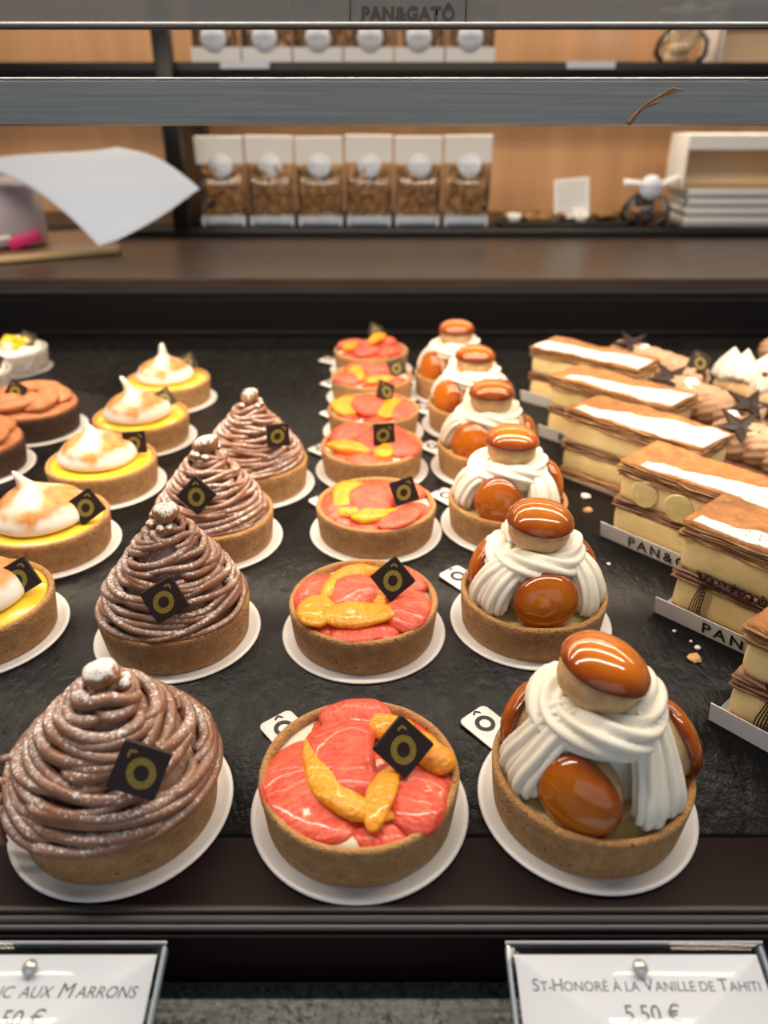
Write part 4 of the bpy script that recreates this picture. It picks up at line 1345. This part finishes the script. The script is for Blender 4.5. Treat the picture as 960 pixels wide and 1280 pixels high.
# biscuit tray with a handwritten card
t = thing('biscuit_tray', 'dark tray of loose biscuits on the lower shelf beside the biscuit bags', 'tray', (30.4, 139, 7.47))
put('tray_dish', rbox(22, 6.5, 0.7, 0.8), 'black_metal', t)
r = np.random.default_rng(5)
for k in range(22):
    b = put('biscuit', cookie_me, None, None, (30.4 - 9.2 + 0.84 * k, 139 + r.uniform(-1.6, 1.4), 8.2 + r.uniform(0, 0.5)), (r.uniform(-.6, .6), r.uniform(-.6, .6), r.uniform(0, 3)), 0.85)
    tag(b, 'small brown biscuit lying loose on the dark shelf tray', 'biscuit', 'loose biscuits on the dark tray')
for k, (x, s) in enumerate(((-8.6, 1.0), (2.6, 1.0))):
    w = put('paper_cup', lathe([(0.9, 0), (1.3, 1.2), (1.25, 1.2), (0.85, 0.08), (0.01, 0.08)], 20), 'white_card', None, (30.4 + x, 136.9, 8.2))
    tag(w, ('small white paper cup at the post end of the biscuit tray', 'small white paper cup under the handwritten card')[k], 'paper cup', 'paper cups on the biscuit tray')
sg = thing('card_sign', 'small cream card with rows of writing stood among the biscuits', 'sign', (31.7, 137.6, 8.3), 0.0)
sg.rotation_euler = (math.radians(-8), math.radians(-5), 0)
put('card', box(-2.9, 2.9, 0, 0.12, 0.4, 6.6), 'white_card', sg, smooth=False)
for k in range(6):
    z = 5.6 - 0.8 * k
    put('writing_line', join(*[box(-2.2 + 0.75 * q, -2.2 + 0.75 * q + 0.52, -0.02, 0.0, z, z + 0.16) for q in range(6 if k != 5 else 3)]), 'grey_ink', sg, smooth=False)

# folded boxes at the photo edge
for k in range(8):
    b = put('flat_box', rbox(19, 9.5, 0.68, 0.08), 'shade_card' if k % 2 == 0 and k < 7 else 'white_card', None, (59.5 + (k % 3) * 0.25, 141.2 + 0.2 * (k % 2), 7.48 + 0.72 * k))  # alternate boxes coloured grey as the shadow between flat boxes
    tag(b, ('flat folded cake box greyed for the shade in the stack' if k % 2 == 0 else 'flat white folded cake box') + ', %s from the bottom of the shelf stack' % ('first second third fourth fifth sixth seventh eighth'.split()[k]), 'box', 'stack of flat folded boxes')


def open_box(label, x, y, z, w, d, h):
    t = thing('cake_box', label, 'box', (x, y, z))
    put('box_floor', box(-w / 2, w / 2, -d / 2, d / 2, 0, 0.15), 'beige_card', t, smooth=False)
    put('side', box(-w / 2, -w / 2 + 0.2, -d / 2, d / 2, 0.16, h), 'white_card', t, smooth=False)
    put('side', box(w / 2 - 0.2, w / 2, -d / 2, d / 2, 0.16, h), 'beige_card', t, smooth=False)
    put('back_flap', box(-w / 2, w / 2, d / 2, d / 2 + 0.2, 0, h), 'beige_card', t, smooth=False)
    put('lid', box(-w / 2, w / 2, -d / 2 - 0.1, d / 2 + 0.2, h + 0.02, h + 0.22), 'white_card', t, smooth=False)
    put('lid_front', box(-w / 2 + 0.1, w / 2, -d / 2 - 0.3, -d / 2 - 0.12, h - 1.9, h + 0.2), 'white_card', t, smooth=False)
    put('tuck_flap', xf(box(-0.25, 0.25, -0.2, 0, 0, 4.5)), 'beige_card', t, (w / 2 - 2.4, -d / 2 + 0.3, h - 5.4), (0, 0.8, 0), smooth=False)
    return t


open_box('open white cake box showing its beige inside on the lower shelf stack', 58.5, 141, 13.3, 19, 8.5, 7.8)
open_box('open cake box with beige inside on the upper shelf', 60.5, 141, 31.27, 18, 8.5, 9.0)
lf = thing('leaflet_holder', 'clear leaflet holder on the upper shelf before the oak wall', 'holder', (33.8, 136.5, 31.27))
put('clear_panel', box(-4.2, 4.2, 0, 0.15, 0, 7.5), 'clear_film', lf, smooth=False)
put('foot', box(-4.2, 4.2, 0.16, 3.0, 0.0, 0.15), 'clear_film', lf, smooth=False)
put('leaflet', box(-3.0, 3.2, 0.2, 0.26, 4.9, 9.0), 'white_card', lf, smooth=False)

# ------------------------------------------------------------------ counter: board, packet, overhanging sheet
bd = thing('wooden_board', 'dark wooden board with a pale front edge on the counter', 'board', (-58, 118, 6.22), math.radians(28))
put('board_body', rbox(34, 20, 1.2, 0.6), 'board_wood', bd)
put('board_edge', rbox(33, 0.5, 0.9, 0.1), 'board_edge', bd, (0, -10.1, 0.15))
pk = thing('plastic_packet', 'mauve plastic packet with a pink stripe under the white sheet', 'packet', (-58.5, 116, 7.45), math.radians(24))
V, F = loft(np.array([np.column_stack([9.5 * np.sign(np.cos(A72)) * np.abs(np.cos(A72)) ** .5 * k, 5.5 * np.sign(np.sin(A72)) * np.abs(np.sin(A72)) ** .5 * k, np.full(72, z)]) for z, k in ((0.0, .9), (0.5, 1), (4, 1.0), (7.5, .95), (8.6, .7))]))
V += 0.3 * sn(V, 0.5, 8)[:, None]
V[:, 2] -= V[:, 2].min()
put('wrapper', (V, F), 'mauve_film', pk)
put('pink_stripe', xf(rbox(4.5, 0.4, 1.6, 0.15), (6.4, -5.35, 0.55), (0, -0.25, 0)), 'pink_print', pk)
put('white_label', xf(rbox(9, 0.3, 0.5, 0.1), (0, -5.5, 1.1), (0, -0.1, 0)), 'white_card', pk)
A_, B_, C_, D_ = (np.array(p) for p in ((-38.0, 122, 20.3), (-24.0, 108, 15.8), (-34.9, 99.5, 9.7), (-58.0, 112, 18.6)))


def sheetf(u, v):
    # u along D->A / C->B, v from back edge to front edge
    p = (1 - v) * ((1 - u) * D_ + u * A_) + v * ((1 - u) * C_ + u * B_)
    w = math.sin(math.pi * v)
    p = p + np.array([0.4, 0.0, 2.6]) * w * (1 - 0.55 * u) + np.array([0, 0, 0.25]) * math.sin(5 * u + 2 * v)
    cr = max(0.0, 1 - np.hypot(u - 1, v) / 0.16) + max(0.0, 1 - np.hypot(u, v - 1) / 0.16)
    return p + cr * 1.3 * np.array([-0.5, 0.4, 0.1])


shp = put('paper_sheet', slab(28, 28, sheetf, lambda u, v: sheetf(u, v) - np.array([0, 0, 0.06])), 'daylit_paper')
tag(shp, 'large white paper sheet curling over the counter packet', 'paper sheet')
